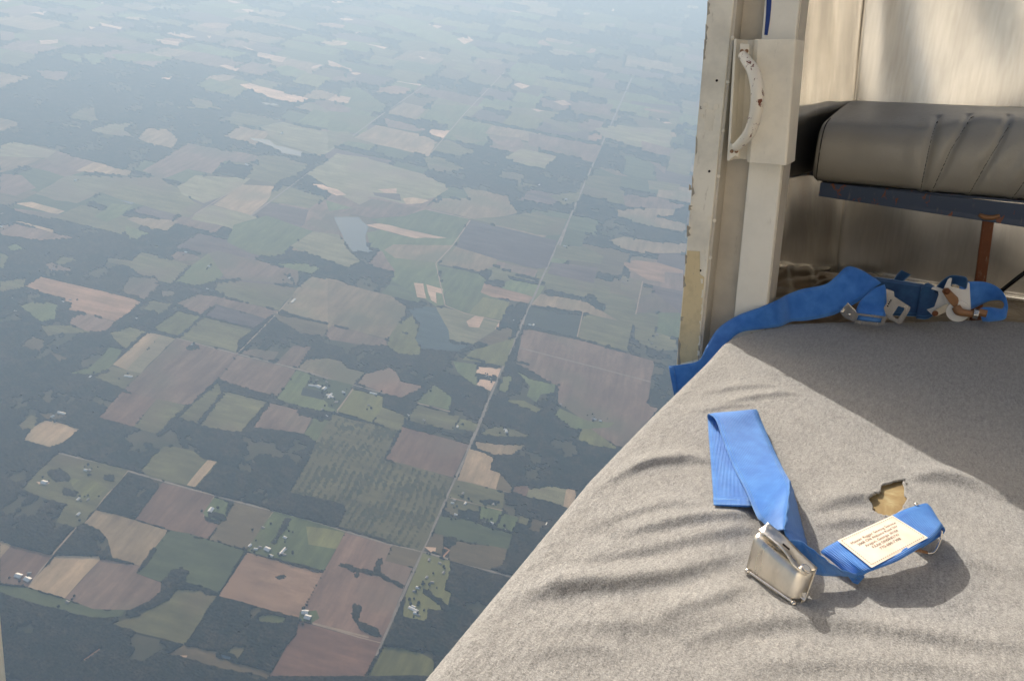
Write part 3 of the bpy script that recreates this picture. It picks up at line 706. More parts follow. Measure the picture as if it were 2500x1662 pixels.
FIELD_COL = {'p': (.215, .150, .118), 'q': (.135, .100, .095), 'b': (.235, .152, .115), 'r': (.215, .125, .092), 'B': (.34, .22, .15),
             't': (.28, .215, .14), 'l': (.46, .345, .225), 's': (.64, .46, .34), 'g': (.165, .158, .080), 'G': (.138, .170, .074),
             'H': (.100, .120, .062), 'Y': (.185, .185, .075), 'y': (.245, .235, .14), 'o': (.145, .115, .070), 'd': (.098, .078, .082),
             'D': (.052, .060, .050), 'O': (.135, .125, .066), 'M': (.085, .120, .135)}
def field_mat(c, rgb):
    m = N('field_' + {'p': 'mauve', 'q': 'plum', 'b': 'brown', 'r': 'red_brown', 'B': 'pink_tan', 't': 'tan', 'l': 'straw', 's': 'sand', 'g': 'pasture', 'G': 'green', 'H': 'deep_green',
                      'Y': 'yellow_green', 'y': 'pale_green', 'o': 'olive', 'd': 'dark_soil', 'D': 'dark_scrub', 'O': 'plantation_floor', 'M': 'marsh'}[c])
    info = m.new('ObjectInfo')
    stretch = m.coord('Object', (.022, .0035, 1)) if c in 'pbtlYG' else m.coord('Object', (.0035, .02, 1))
    n1 = m.noise(stretch, 1.0, 3, .6)
    n2 = m.noise(m.coord('Object', (.004, .004, 1)), 1.0, 4, .6)
    n3 = m.noise(m.coord('Object', (.05, .05, 1)), 1.0, 2, .5)
    f = m.math('ADD', m.math('MULTIPLY', n1, .7), m.math('ADD', m.math('MULTIPLY', n2, .6), m.math('MULTIPLY', n3, .15)))
    lo, hi = scale_c(rgb, .55), scale_c(rgb, 1.5)
    other = {'g': (.17, .13, .09), 'G': (.17, .17, .08), 'p': (.14, .13, .09), 'b': (.22, .17, .13), 't': (.16, .16, .10), 'l': (.28, .24, .16), 'y': (.23, .19, .14)}.get(c, rgb)
    c1 = m.ramp(f, [(.45, lo), (.75, rgb), (1.0, hi)])
    n4 = m.noise(m.coord('Object', (.0022, .0022, 1)), 1.0, 2, .5)
    c2 = m.mix(m.ramp(n4, [(.5, (0, 0, 0)), (.68, (.8, .8, .8))]), c1, other)
    v = m.math('ADD', m.math('MULTIPLY', info.outputs['Random'], .36), .82)
    vv = m.new('CombineColor'); [m.ln(v, vv.inputs[i]) for i in range(3)]
    m.set(Base_Color=m.mix(1.0, c2, vv.outputs[0], 'MULTIPLY'), Roughness=.95, Specular_IOR_Level=.1)
    return m.m
FIELD_MAT = {c: field_mat(c, rgb) for c, rgb in FIELD_COL.items()}
m = N('lake_water'); m.set(Base_Color=(.10, .15, .20), Roughness=.6, Specular_IOR_Level=.08)
FIELD_MAT['W'] = m.m

m = N('land_base')
n = m.noise(m.coord('Object', (.004, .004, 1)), 1.0, 4)
m.set(Base_Color=m.ramp(n, [(.35, (.062, .066, .042)), (.7, (.125, .108, .07))]), Roughness=1.0, Specular_IOR_Level=.05); LAND = m.m
m = N('canopy')
a = m.noise(m.coord('Object', (.0016, .0016, 0)), 1.0, 3)
b = m.noise(m.coord('Object', (.012, .012, .02)), 1.0, 4, .65)
c = m.noise(m.coord('Object', (.09, .09, .05)), 1.0, 2, .5)
base = m.mix(m.ramp(a, [(.4, (0, 0, 0)), (.62, (1, 1, 1))]), (.017, .025, .022), (.034, .033, .027))
base = m.mix(m.ramp(b, [(.46, (0, 0, 0)), (.66, (.9, .9, .9))]), base, (.052, .046, .036))
base = m.mix(.75, base, m.ramp(c, [(.3, (.35, .38, .36)), (.7, (1.8, 1.7, 1.5))]), 'MULTIPLY')
m.set(Base_Color=base, Roughness=1.0, Specular_IOR_Level=.05); CANOPY = m.m
m = N('plantation_canopy')
c = m.noise(m.coord('Object', (.03, .03, .05)), 1.0, 3, .6)
m.set(Base_Color=m.ramp(c, [(.35, (.055, .065, .035)), (.7, (.11, .10, .055))]), Roughness=1.0, Specular_IOR_Level=.05); PLANTATION = m.m
def road_mat(name, rgb):
    m = N(name); n = m.noise(m.coord('Object', (.02, .02, 1)), 1.0, 3)
    m.set(Base_Color=m.ramp(n, [(.3, scale_c(rgb, .75)), (.7, scale_c(rgb, 1.2))]), Roughness=.9); return m.m
ROAD_MAT = {'M': road_mat('main_road_surface', (.26, .23, .205)), 'E': road_mat('lane_surface', (.28, .245, .21)),
            'T': road_mat('farm_track_soil', (.36, .28, .21)), 'R': road_mat('red_track_soil', (.48, .27, .17))}
ROAD_W = {'M': 14, 'E': 11, 'T': 8, 'R': 9}

def parse(s): return np.array([[float(v) for v in p.split(',')] for p in s.split()])

# one sheet of land out to the horizon
g = 66000.0
ground = add('ground', mesh('ground', [(-g, -g, -ALT), (g, -g, -ALT), (g, g, -ALT), (-g, g, -ALT)], [(0, 1, 2, 3)]), LAND)
props(ground, kind='structure')

# ---- raster used only to decide where trees stand: rows and columns thin out with distance
DS = .0036
S = np.arange(-2.2, .5, DS); V = np.arange(.075, 2.75, DS)
Sc, Vc = np.meshgrid(S[:-1] + DS / 2, V[:-1] + DS / 2, indexing='ij')
Yc = ALT / Vc; Xc = Sc * Yc
ident = np.zeros(Sc.shape, np.int16)                     # 0 woodland, -1 open, >0 thickets and rows
_wx = np.sin(Xc * .031) * np.cos(Yc * .027 + Xc * .011) + np.sin(Xc * .083 + 2) * np.cos(Yc * .071)
def inside(poly, wob=0.0):
    p = np.column_stack([poly[:, 0] / poly[:, 1], ALT / poly[:, 1]])
    i0, i1 = np.searchsorted(S, [p[:, 0].min() - .01, p[:, 0].max() + .01]); j0, j1 = np.searchsorted(V, [p[:, 1].min() - .01, p[:, 1].max() + .01])
    i0 = max(i0 - 1, 0); j0 = max(j0 - 1, 0)
    sl = (slice(i0, i1), slice(j0, j1))
    x, y = Sc[sl], Vc[sl]
    if wob: x = x + _wx[sl] * wob / Yc[sl]; y = y + np.roll(_wx, 7, 0)[sl] * wob * ALT / Yc[sl] ** 2
    r = np.zeros(x.shape, bool)
    for (x0, y0), (x1, y1) in zip(p, np.roll(p, -1, 0)):
        if y0 == y1: continue
        c = (y0 > y) != (y1 > y)
        r ^= c & (x < (x1 - x0) * (y - y0) / (y1 - y0) + x0)
    return sl, r
def near_line(P, w):
    sl = (slice(0, len(S)), slice(0, len(V)))
    d = np.full(Sc.shape, 1e9)
    for a, b in zip(P[:-1], P[1:]):
        ab = b - a
        t = np.clip(((Xc - a[0]) * ab[0] + (Yc - a[1]) * ab[1]) / (ab @ ab), 0, 1)
        d = np.minimum(d, np.hypot(Xc - a[0] - t * ab[0], Yc - a[1] - t * ab[1]))
    cell = np.maximum(Yc * DS, 0) * .5
    return d < np.maximum(w * .5 * (1 + .35 * _wx), cell)

def in_frame(x, y):
    v = CAM_ROT.T @ np.array([x, y, -ALT])
    if v[2] > -1: return False
    px, py = 1250 + 1873 * v[0] / -v[2], 831 - 1873 * v[1] / -v[2]
    return -60 < px < 2560 and -60 < py < 1722

plots = []
# plots beyond the picture's edges go on in the same half-mile grid
r2 = random.Random(3)
for _ in range(420):
    x, y = r2.uniform(-9000, 7000), r2.uniform(300, 12000)
    w, h = r2.choice([180, 250, 400, 400, 600]), r2.choice([150, 200, 300, 400])
    x = round(x / 201) * 201 - 682 % 201; y = round(y / 201) * 201 + 2475 % 201
    if any(in_frame(x + a * w, y + b * h) for a in (0, .5, 1) for b in (0, .5, 1)): continue
    k = r2.choice('ppbgggGtYylo')
    plots.append((k, np.array([(x, y), (x + w - 14, y), (x + w - 14, y + h - 14), (x + w * r2.choice([0, 0, .3]), y + h - 14)], float)))
# half-hidden plots of the same grid that fill the land between the traced ones
zones = [parse(l) for l in WOOD_ZONES.strip().splitlines()]
def in_zone(x, y):
    for z in zones:
        r = False
        for (x0, y0), (x1, y1) in zip(z, np.roll(z, -1, 0)):
            if (y0 > y) != (y1 > y) and x < (x1 - x0) * (y - y0) / (y1 - y0) + x0: r = not r
        if r: return True
    return False
yy_ = 4350.0
while yy_ < 17000:
    st = 201 * (1 + yy_ / 9000); xx_ = -1.12 * yy_
    while xx_ < .16 * yy_:
        w, h = st * r2.choice([1, 1, 1.5, 2]), st * r2.choice([.9, 1.1, 1.6])
        if r2.random() < .62 and not in_zone(xx_ + w / 2, yy_ + h / 2):
            j = lambda: r2.uniform(-.14, .14) * st
            k = r2.choice('ppqqgggGGooHHtY')
            plots.append((k, np.array([(xx_ + j(), yy_ + j()), (xx_ + w * .5, yy_ + j() * .4), (xx_ + w - 12 + j(), yy_ + j()), (xx_ + w - 12 + j(), yy_ + h - 12 + j()), (xx_ + j(), yy_ + h - 12 + j())], float)))
        xx_ += w
    yy_ += st * 1.15
# faint far plots too small to trace one by one
for _ in range(150):
    y = r2.uniform(8500, 24000); x = r2.uniform(-1.05, .12) * y
    w, h = r2.uniform(120, 420), r2.uniform(150, 520)
    k = r2.choice('ppggGytlssB'); c0 = r2.uniform(-.2, .2)
    if k == 's': w *= .5; h *= .45
    plots.append((k, np.array([(x, y), (x + w * .6, y + r2.uniform(-40, 40)), (x + w, y + h * .4), (x + w * .9, y + h), (x + w * .3, y + h * r2.uniform(.8, 1.1)), (x - w * .1, y + h * .5)], float)))
for l in FIELDS.strip().splitlines():
    k, r = l.split(' ', 1); plots.append((k, parse(r)))
# small openings and thin stands inside the woods
def lattice(x, y, step, seed):
    r_ = np.random.default_rng(seed).random((256, 256)); a, b_ = x / step, y / step
    i_, j_ = np.floor(a).astype(int), np.floor(b_).astype(int); fa, fb = a - i_, b_ - j_
    fa, fb = fa * fa * (3 - 2 * fa), fb * fb * (3 - 2 * fb)
    q = lambda u, v: r_[u % 256, v % 256]
    return (q(i_, j_) * (1 - fa) + q(i_ + 1, j_) * fa) * (1 - fb) + (q(i_, j_ + 1) * (1 - fa) + q(i_ + 1, j_ + 1) * fa) * fb
gaps = .55 * lattice(Xc, Yc, 160, 1) + .3 * lattice(Xc, Yc, 55, 2) + .15 * lattice(Xc, Yc, 20, 3)
ident[gaps > .665] = -1
n_ids = 0; rows_of = {}
for i, (k, P) in enumerate(plots):
    sl, r = inside(P, 3.5 if k in 'gGyHo' else 1.0)
    if k == 'w':
        ident[sl][r] = 0; continue
    ident[sl][r] = -1
    Z = -ALT + .2 + i * .003
    if k == 'O': plantation_area = (sl, r)
    name = 'lake' if k == 'W' else 'marsh' if k == 'M' else 'field'
    # outlines get slightly uneven, like hedged and ploughed edges
    Q = []
    for a, b in zip(P, np.roll(P, -1, 0)):
        L = np.linalg.norm(b - a); n = max(1, min(6, int(L / 90)))
        nrm = np.array([-(b - a)[1], (b - a)[0]]) / max(L, 1)
        amp = (1.2 if k in 'pbBrlqt' else 3.5) * (1 + a[1] / 6000)
        for t in range(n):
            Q.append(a + (b - a) * t / n + (nrm * random.gauss(0, amp) if t else 0))
    o = add(name, mesh(name, [(q[0], q[1], Z) for q in Q], [tuple(range(len(Q)))]), FIELD_MAT[k], ground)
    if o.data.polygons and o.data.polygons[0].normal.z < 0: o.data.flip_normals()
for r in THICKETS.strip().splitlines():
    n_ids += 1; sl, q = inside(parse(r), 6.0); ident[sl][q] = n_ids; rows_of[n_ids] = 'thicket'
for r in TREE_LINES.strip().splitlines():
    w, r = r.split(' ', 1); n_ids += 1
    ident[near_line(parse(r), float(w))] = n_ids; rows_of[n_ids] = 'tree_line'
# planted rows: trees along north-south lines with bare gaps
sl, r = plantation_area
row_noise = np.sin(Xc[sl] * 2 * math.pi / 38.0 + 1.5 * np.sin(Yc[sl] / 90.0)) + .9 * np.sin(Xc[sl] * .013 + Yc[sl] * .009) * np.cos(Yc[sl] * .021 - Xc[sl] * .017) + rng.normal(0, .3, r.shape)
n_ids += 1; PLANT_ID = n_ids; rows_of[n_ids] = 'plantation'
ident[sl][r & (row_noise > -.2) & (ident[sl] == -1)] = n_ids
roads = []
for l in ROADS.strip().splitlines():
    k, r = l.split(' ', 1); P = parse(r); roads.append((k, P))
    ident[near_line(P, ROAD_W[k] + 10)] = -1

# roads
for i, (k, P) in enumerate(roads):
    Q = [P[0]]
    for a, b in zip(P[:-1], P[1:]):
        n = max(1, int(np.linalg.norm(b - a) / 150))
        Q += [a + (b - a) * (t + 1) / n for t in range(n)]
    Q = np.array(Q); T = np.gradient(Q, axis=0); T /= np.linalg.norm(T, axis=1)[:, None]
    Nn = np.column_stack([T[:, 1], -T[:, 0]])
    hw = ROAD_W[k] * .5 * (1 + np.clip((Q[:, 1] - 4000) / 9000, 0, 1) * .5)[:, None]
    z = -ALT + 2.4 + .02 * i
    V3 = np.concatenate([np.column_stack([Q + Nn * hw, np.full(len(Q), z)]), np.column_stack([Q - Nn * hw, np.full(len(Q), z)])])
    n = len(Q)
    name = {'M': 'road', 'E': 'lane', 'T': 'farm_track', 'R': 'farm_track'}[k]
    o = add(name, mesh(name, V3, [(j, j + 1, n + j + 1, n + j) for j in range(n - 1)]), ROAD_MAT[k])
    props(o, kind='structure')

# ---- trees: a canopy of uneven height wherever the raster says wood
jx = rng.uniform(-.34, .34, (len(S), len(V))); jy = rng.uniform(-.34, .34, (len(S), len(V)))
SS, VV = np.meshgrid(S, V, indexing='ij')
VVj = VV + jy * DS; YY = ALT / VVj; XX = (SS + jx * DS) * YY
low = np.sin(XX * .004 + 1) * np.cos(YY * .005) + np.sin(XX * .017) * np.sin(YY * .013)
HH = 9.5 + 1.5 * low + rng.uniform(-3.2, 3.2, XX.shape)
def canopy(name, mask, mat, hs):
    idx = np.arange(len(S) * len(V)).reshape(len(S), len(V)); off = idx.size
    a, b, c, d = idx[:-1, :-1][mask], idx[1:, :-1][mask], idx[1:, 1:][mask], idx[:-1, 1:][mask]
    quads = [np.stack([a, d, c, b], -1)]
    pad = np.pad(mask, 1)
    for (di, dj), (p, q) in {(-1, 0): ('a', 'd'), (1, 0): ('c', 'b'), (0, -1): ('b', 'a'), (0, 1): ('d', 'c')}.items():
        nb = pad[1 + di:pad.shape[0] - 1 + di, 1 + dj:pad.shape[1] - 1 + dj]
        e = mask & ~nb
        C = {'a': idx[:-1, :-1][e], 'b': idx[1:, :-1][e], 'c': idx[1:, 1:][e], 'd': idx[:-1, 1:][e]}
        quads.append(np.stack([C[p], C[q], C[q] + off, C[p] + off], -1))
    Q = np.concatenate(quads)
    cnt = np.zeros(XX.shape); mi = mask.astype(float)
    cnt[:-1, :-1] += mi; cnt[1:, :-1] += mi; cnt[1:, 1:] += mi; cnt[:-1, 1:] += mi
    hk = hs * np.interp(cnt, [0, 1, 2, 3, 4], [.3, .3, .45, .6, 1.0])       # the edge of a wood is lower than its middle
    top = np.stack([XX, YY, -ALT + 1 + HH * hk], -1).reshape(-1, 3); bot = np.stack([XX, YY, np.full(XX.shape, -ALT + .05)], -1).reshape(-1, 3)
    me = np_mesh(name, np.concatenate([top, bot]), Q)
    return add(name, me, mat)
wd = canopy('woodland', ident == 0, CANOPY, 1.0)
props(wd, 'dark woodland filling the land between the fields and roads', 'woodland', kind='stuff')
pl = canopy('plantation', ident == PLANT_ID, PLANTATION, .45)
props(pl, 'young trees planted in rows on the olive plot west of the main road', 'plantation', kind='stuff')
for i in range(1, PLANT_ID):
    k = ident == i
    if not k.any(): continue
    o = canopy(rows_of[i], k, CANOPY, .8)
    props(o, group={'thicket': 'thickets among the fields', 'tree_line': 'rows of trees along field edges'}[rows_of[i]])
    props(o, {'thicket': 'dark thicket of trees standing among open fields', 'tree_line': 'dark row of trees along a field edge'}[rows_of[i]], rows_of[i].replace('_', ' '), kind='stuff')

# ---- farm buildings
def wall_mat(name, rgb, r=.6):
    m = N(name); n = m.noise(m.coord('Object', (.4, .4, .4)), 1.0, 2)
    m.set(Base_Color=m.ramp(n, [(.3, scale_c(rgb, .85)), (.7, rgb)]), Roughness=r); return m.m
WHITE_ROOF = wall_mat('white_metal_roof', (.85, .84, .82), .4); GREY_ROOF = wall_mat('grey_shingle_roof', (.32, .31, .31), .8)
WHITE_WALL = wall_mat('white_siding', (.75, .73, .69)); BRICK_WALL = wall_mat('brown_siding', (.35, .27, .22))
SIZE = {'w': (18, 12, 4.5, 4), 'b': (28, 22, 6, 6), 'l': (48, 14, 4, 3.5), 'g': (15, 11, 4, 3)}
PROTO = {}
for k, (L, W, h, rise) in SIZE.items():
    wl = mesh('wall', [(-L / 2, -W / 2, 0), (L / 2, -W / 2, 0), (L / 2, W / 2, 0), (-L / 2, W / 2, 0), (-L / 2, -W / 2, h), (L / 2, -W / 2, h), (L / 2, W / 2, h), (-L / 2, W / 2, h), (-L / 2, 0, h + rise - .3), (L / 2, 0, h + rise - .3)],
              [(0, 1, 5, 4), (2, 3, 7, 6), (1, 2, 6, 9, 5), (3, 0, 4, 8, 7)])
    e = .8; L2, W2 = L / 2 + e, W / 2 + e
    z = h - e * rise / (W / 2)
    rf = mesh('roof', [(-L2, -W2, z), (L2, -W2, z), (L2, 0, h + rise), (-L2, 0, h + rise), (L2, W2, z), (-L2, W2, z),
                       (-L2, -W2, z - .3), (L2, -W2, z - .3), (L2, 0, h + rise - .3), (-L2, 0, h + rise - .3), (L2, W2, z - .3), (-L2, W2, z - .3)],
              [(0, 1, 2, 3), (3, 2, 4, 5), (7, 6, 9, 8), (8, 9, 11, 10), (0, 6, 7, 1), (5, 4, 10, 11), (1, 7, 8, 2), (2, 8, 10, 4), (0, 3, 9, 6), (3, 5, 11, 9)])
    wl.materials.append(WHITE_WALL if k in 'bwl' else BRICK_WALL); rf.materials.append(WHITE_ROOF if k in 'bwl' else GREY_ROOF)
    PROTO[k] = (wl, rf)
FARM_AT = ['beside the pale straw field lower left', 'in the tree-dotted triangle by the lane', 'on the green plot west of the crossroads',
           'at the big brown field corner', 'inside the pasture ringed by red track', 'on the grass strip above the wood',
           'east of the road below the crossroads', 'in the settlement above the crossroads', 'along the lane above the planted rows',
           'on lots near the sandy roadside plots', 'along the upper main road', 'around the yard with the dark square',
           'on the hazy farms at left', 'in the far upper left haze', 'in the far upper middle haze']
KIND_TXT = {'w': ('house', 'small white house', 'house'), 'b': ('barn', 'large white metal-roofed barn', 'barn'), 'l': ('shed', 'long low white shed', 'shed'), 'g': ('house', 'small grey-roofed house', 'house')}
ORD = ['first', 'second', 'third', 'fourth', 'fifth', 'sixth', 'seventh', 'eighth', 'ninth', 'tenth', 'eleventh', 'twelfth']
def from_left(x, y):                                    # picture order of far things
    v = CAM_ROT.T @ np.array([x, y, -ALT]); return v[0] / -v[2]
for fi, l in enumerate(FARMS.strip().splitlines()):
    bits = []
    items = sorted([(it.split()[0], *map(float, it.split()[1].split(','))) for it in l.split('|')], key=lambda t: from_left(t[1], t[2]))
    seen = {}
    for k, x, y in items:
        same = sum(1 for t in items if t[0] == k); seen[k] = seen.get(k, 0) + 1
        nm, txt, cat = KIND_TXT[k]
        s = 1.0 + max(0, (y - 3500)) / 9000
        e = bpy.data.objects.new(nm, None); col.objects.link(e)
        e.location = (x, y, -ALT + 1.6); e.rotation_euler = (0, 0, math.radians(random.choice([0, 90, 12, 80, -10]))); e.scale = (s, s, s)
        lab_ = f'{txt} {FARM_AT[fi]}' if same == 1 else f'{txt}, {ORD[seen[k] - 1]} from left, {FARM_AT[fi]}'
        props(e, lab_, cat, 'buildings ' + FARM_AT[fi])
        for me, pn in zip(PROTO[k], ('wall', 'roof')):
            c = bpy.data.objects.new(pn, me); col.objects.link(c); c.parent = e
        for _ in range(random.choice([1, 2, 3])):
            bits.append((x + random.uniform(-40, 40), y + random.choice([-1, 1]) * random.uniform(16, 45), random.uniform(4, 8)))
    bm = bmesh.new()
    for x, y, r in bits:
        t = bmesh.ops.create_icosphere(bm, subdivisions=1, radius=r)
        for v in t['verts']: v.co = Vector((v.co.x * random.uniform(.8, 1.2) + x, v.co.y * random.uniform(.8, 1.2) + y, v.co.z * random.uniform(.9, 1.3) + r * .9 - ALT))
    me = bpy.data.meshes.new('garden_trees'); bm.to_mesh(me); bm.free()
    props(add('garden_trees', me, CANOPY), 'scattered dark trees around the buildings ' + FARM_AT[fi], 'trees', kind='stuff')

# ================================================================== THE AIRCRAFT CABIN
def paint(name, rgb, rust=0.0, dirt=.5, rough=.45, scale=14.0):
    m = N(name)
    n1 = m.noise(m.coord('Object', (1, 1, 1)), scale, 5, .65)
    n2 = m.noise(m.coord('Object', (1, 1, .25)), scale * 6, 4, .7)
    c = m.mix(m.ramp(n1, [(.45, (0, 0, 0)), (.75, (dirt, dirt, dirt))]), rgb, scale_c(rgb, .62))
    c = m.mix(m.ramp(n2, [(.62, (0, 0, 0)), (.74, (dirt, dirt, dirt))]), c, (.42, .36, .27))
    if rust:
        n3 = m.noise(m.coord('Object', (1, 1, .6)), scale * 7, 5, .62, .8)
        c = m.mix(m.ramp(n3, [(.64 - rust, (0, 0, 0)), (.66 - rust, (1, 1, 1))]), c, (.17, .045, .018))
    m.set(Base_Color=c, Roughness=rough, Specular_IOR_Level=.4)
    m.bump(m.noise(m.coord('Object', (1, 1, 1)), scale * 3, 4), .12, .002)
    return m.m
def metal(name, rgb, rough=.3, scratch=.3, scale=6.0, dents=.4, mt=1.0):
    m = N(name)
    n1 = m.noise(m.coord('Object', (1, 1, .35)), scale, 2, .5, .2)
    n2 = m.noise(m.coord('Object', (1, 1, .08)), scale * 22, 3, .6)
    n3 = m.noise(m.coord('Object', (1, 1, .4)), scale * 1.6, 4, .55, .2)
    f = m.math('ADD', m.math('MULTIPLY', n1, .9), m.math('MULTIPLY', n2, .1))
    m.set(Base_Color=m.ramp(n3, [(.3, scale_c(rgb, .82)), (.55, rgb), (.8, scale_c(rgb, 1.08))]), Metallic=mt,
          Roughness=m.ramp(f, [(.3, (rough * .6,) * 3), (.7, (rough * 1.45,) * 3)]))
    if not dents:                        # even sheen, faint brushing in the colour
        for l_ in list(m.b.inputs['Roughness'].links): m.t.links.remove(l_)
        m.b.inputs['Roughness'].default_value = rough
        c_ = m.b.inputs['Base Color'].links[0].from_socket
        m.set(Base_Color=m.mix(.5, c_, m.ramp(n2, [(.35, (.80, .79, .77)), (.65, (1.0, 1.0, 1.0))]), 'MULTIPLY'))
    else:
        h = m.math('ADD', m.math('MULTIPLY', n1, dents), m.math('MULTIPLY', n3, scratch * .5))
        m.bump(h, .3, .02)
    return m.m
CREAM = paint('cream_paint', (.88, .81, .67), 0, .45)
CREAM_CLEAN = paint('pale_paint', (.90, .85, .74), 0, .22, .35)
CHIPPED = paint('chipped_cream_paint', (.90, .84, .71), .0, .75, .5, 9)
HANDLE_PAINT = paint('rusting_white_paint', (.86, .79, .66), .045, .2, .3, 15)
GREY_PAINT = paint('dirty_beige_paint', (.64, .58, .48), 0, .6, .5, 8)
BLUE_STEEL = paint('dark_blue_steel', (.028, .052, .105), .02, .3, .35, 9)
RUST = paint('rusty_steel', (.17, .058, .022), 0, .5, .75, 30)
RUST_LIGHT = paint('rusty_brass', (.27, .135, .06), 0, .5, .5, 40)
WHITE_HW = paint('white_enamel', (.74, .72, .68), 0, .4, .3, 30)
BEIGE_HW = paint('beige_enamel', (.60, .52, .40), 0, .4, .35, 30)
TAPE = paint('yellowed_tape', (.74, .60, .36), 0, .8, .6, 20)
BLUE_DECAL = paint('blue_decal', (.02, .05, .22), 0, .1, .3)
CHIP = paint('bare_chipped_metal', (.42, .38, .31), 0, .8, .6, 40)
DARK = paint('dark_hole', (.02, .012, .01), 0, 0, .9)
SKIN = metal('bare_aluminium', (.92, .90, .86), .25, .12, 6.0, 0, .80)
SIDE_SKIN = metal('side_aluminium', (.93, .89, .82), .08, .05, 6.0, 0, .95)
STEEL = metal('bright_steel', (.72, .68, .62), .22, .1, 40, .02)
BUCKLE = metal('satin_nickel', (.84, .79, .71), .34, .1, 60, .01)
FRONT_BOUNCE = paint('cream_bounce_surface', (.80, .78, .73), 0, .2, .6)  # pale surface of the unseen front wall added as a light reflector
FAR_BOUNCE = paint('grey_bounce_surface', (.40, .385, .36), 0, .3, .6)  # for the unseen far wall, added for its bounced light
BLACK_ROD = paint('black_gloss', (.012, .012, .014), 0, 0, .18)

m = N('felt_carpet')
v = m.coord('Object', (1, 1, 1))
f1 = m.noise(v, 520, 3, .75); f2 = m.noise(v, 1500, 2, .6); f3 = m.noise(v, 7, 4, .6); f4 = m.noise(m.coord('Object', (1, .25, 1)), 260, 3, .7)
f = m.math('ADD', m.math('MULTIPLY', f1, .45), m.math('ADD', m.math('MULTIPLY', f2, .3), m.math('MULTIPLY', f4, .25)))
c = m.ramp(f, [(.33, (.075, .074, .072)), (.46, (.26, .255, .246)), (.56, (.415, .405, .39)), (.68, (.68, .665, .64))])
c = m.mix(m.ramp(f3, [(.35, (0, 0, 0)), (.7, (.35, .35, .35))]), c, (.34, .325, .30))
m.set(Base_Color=c, Roughness=1.0, Specular_IOR_Level=.05, Sheen_Weight=.25, Sheen_Roughness=.6)
m.bump(f, .9, .0022); CARPET = m.m
m = N('felt_fibre'); m.set(Base_Color=(.50, .49, .48), Roughness=1.0, Specular_IOR_Level=.05); FIBRE = m.m

def web_mat(name, rgb, rgb2):
    m = N(name)
    uv = m.new('TexCoord'); sx = m.new('SeparateXYZ'); m.ln(uv.outputs['UV'], sx.inputs[0])
    u_, v_ = sx.outputs[0], sx.outputs[1]
    rib = m.math('SINE', m.math('MULTIPLY', u_, 190.0)); wv = m.math('SINE', m.math('MULTIPLY', v_, 3300.0))
    edge = m.math('ABSOLUTE', m.math('SUBTRACT', u_, .5))
    st = m.ramp(edge, [(.40, (0, 0, 0)), (.415, (.55, .55, .55)), (.43, (0, 0, 0)), (.475, (0, 0, 0)), (.49, (.5, .5, .5))])
    n1 = m.noise(m.coord('Object', (1, 1, 1)), 45, 4, .6)
    c = m.mix(m.ramp(n1, [(.35, (0, 0, 0)), (.7, (1, 1, 1))]), rgb, rgb2)
    c = m.mix(st, c, (.10, .26, .52))
    m.set(Base_Color=c, Roughness=.5, Specular_IOR_Level=.45, Sheen_Weight=.45, Sheen_Roughness=.3, Sheen_Tint=(.55, .75, 1.0))
    m.bump(m.math('ADD', m.math('MULTIPLY', rib, .6), m.math('MULTIPLY', wv, .4)), .6, .0009)
    return m.m
WEB = web_mat('blue_webbing', (.042, .20, .66), (.085, .30, .80))
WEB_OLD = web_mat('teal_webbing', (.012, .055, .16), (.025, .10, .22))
m = N('grey_vinyl')
n1 = m.noise(m.coord('Object', (1, 1, 1)), 95, 6, .72, .8); n2 = m.noise(m.coord('Object', (1, 1, 1)), 5, 3)
m.set(Base_Color=m.ramp(n2, [(.3, (.27, .252, .212)), (.7, (.35, .33, .28))]), Roughness=m.ramp(n1, [(.3, (.26, .26, .26)), (.7, (.42, .42, .42))]), Specular_IOR_Level=.7)
m.bump(n1, .30, .004); VINYL = m.m
m = N('stitch_thread'); m.set(Base_Color=(.02, .02, .02), Roughness=.9); THREAD = m.m
m = N('plywood')
n1 = m.noise(m.coord('Object', (1, 1, 1)), 18, 5, .7, 1.0)
m.set(Base_Color=m.ramp(n1, [(.35, (.22, .14, .06)), (.55, (.36, .26, .12)), (.64, (.42, .34, .18)), (.70, (.62, .48, .28))]), Roughness=.6); PLY = m.m
m = N('brown_floor')
n1 = m.noise(m.coord('Object', (1, 1, 1)), 12, 5, .7, 1.0)
m.set(Base_Color=m.ramp(n1, [(.3, (.16, .11, .06)), (.6, (.34, .25, .15)), (.8, (.45, .34, .22))]), Roughness=.4, Metallic=.3)
m.bump(n1, .6, .02); BROWN_FLOOR = m.m
m = N('cream_label')
n1 = m.noise(m.coord('Object', (1, 1, 1)), 60, 3)
m.set(Base_Color=m.ramp(n1, [(.3, (.80, .69, .56)), (.7, (.90, .80, .68))]), Roughness=.7); LABEL = m.m
m = N('brown_ink'); m.set(Base_Color=(.16, .08, .06), Roughness=.8); INK = m.m

U = np.array([0, 0, 1.0])
LOW = FLOOR - .081
# ---- floor under everything and the platform the carpet lies on
fo = add('cabin_floor', box('cabin_floor', (-.33, 1.30, LOW - .02), (1.3, 2.36, LOW)), BROWN_FLOOR, frame=AIR); props(fo, kind='structure')
po = add('floor_platform', box('floor_platform', (-.262, -.5, LOW), (1.25, 1.42, FLOOR - .0045), .004), PLY, frame=AIR); props(po, kind='structure')

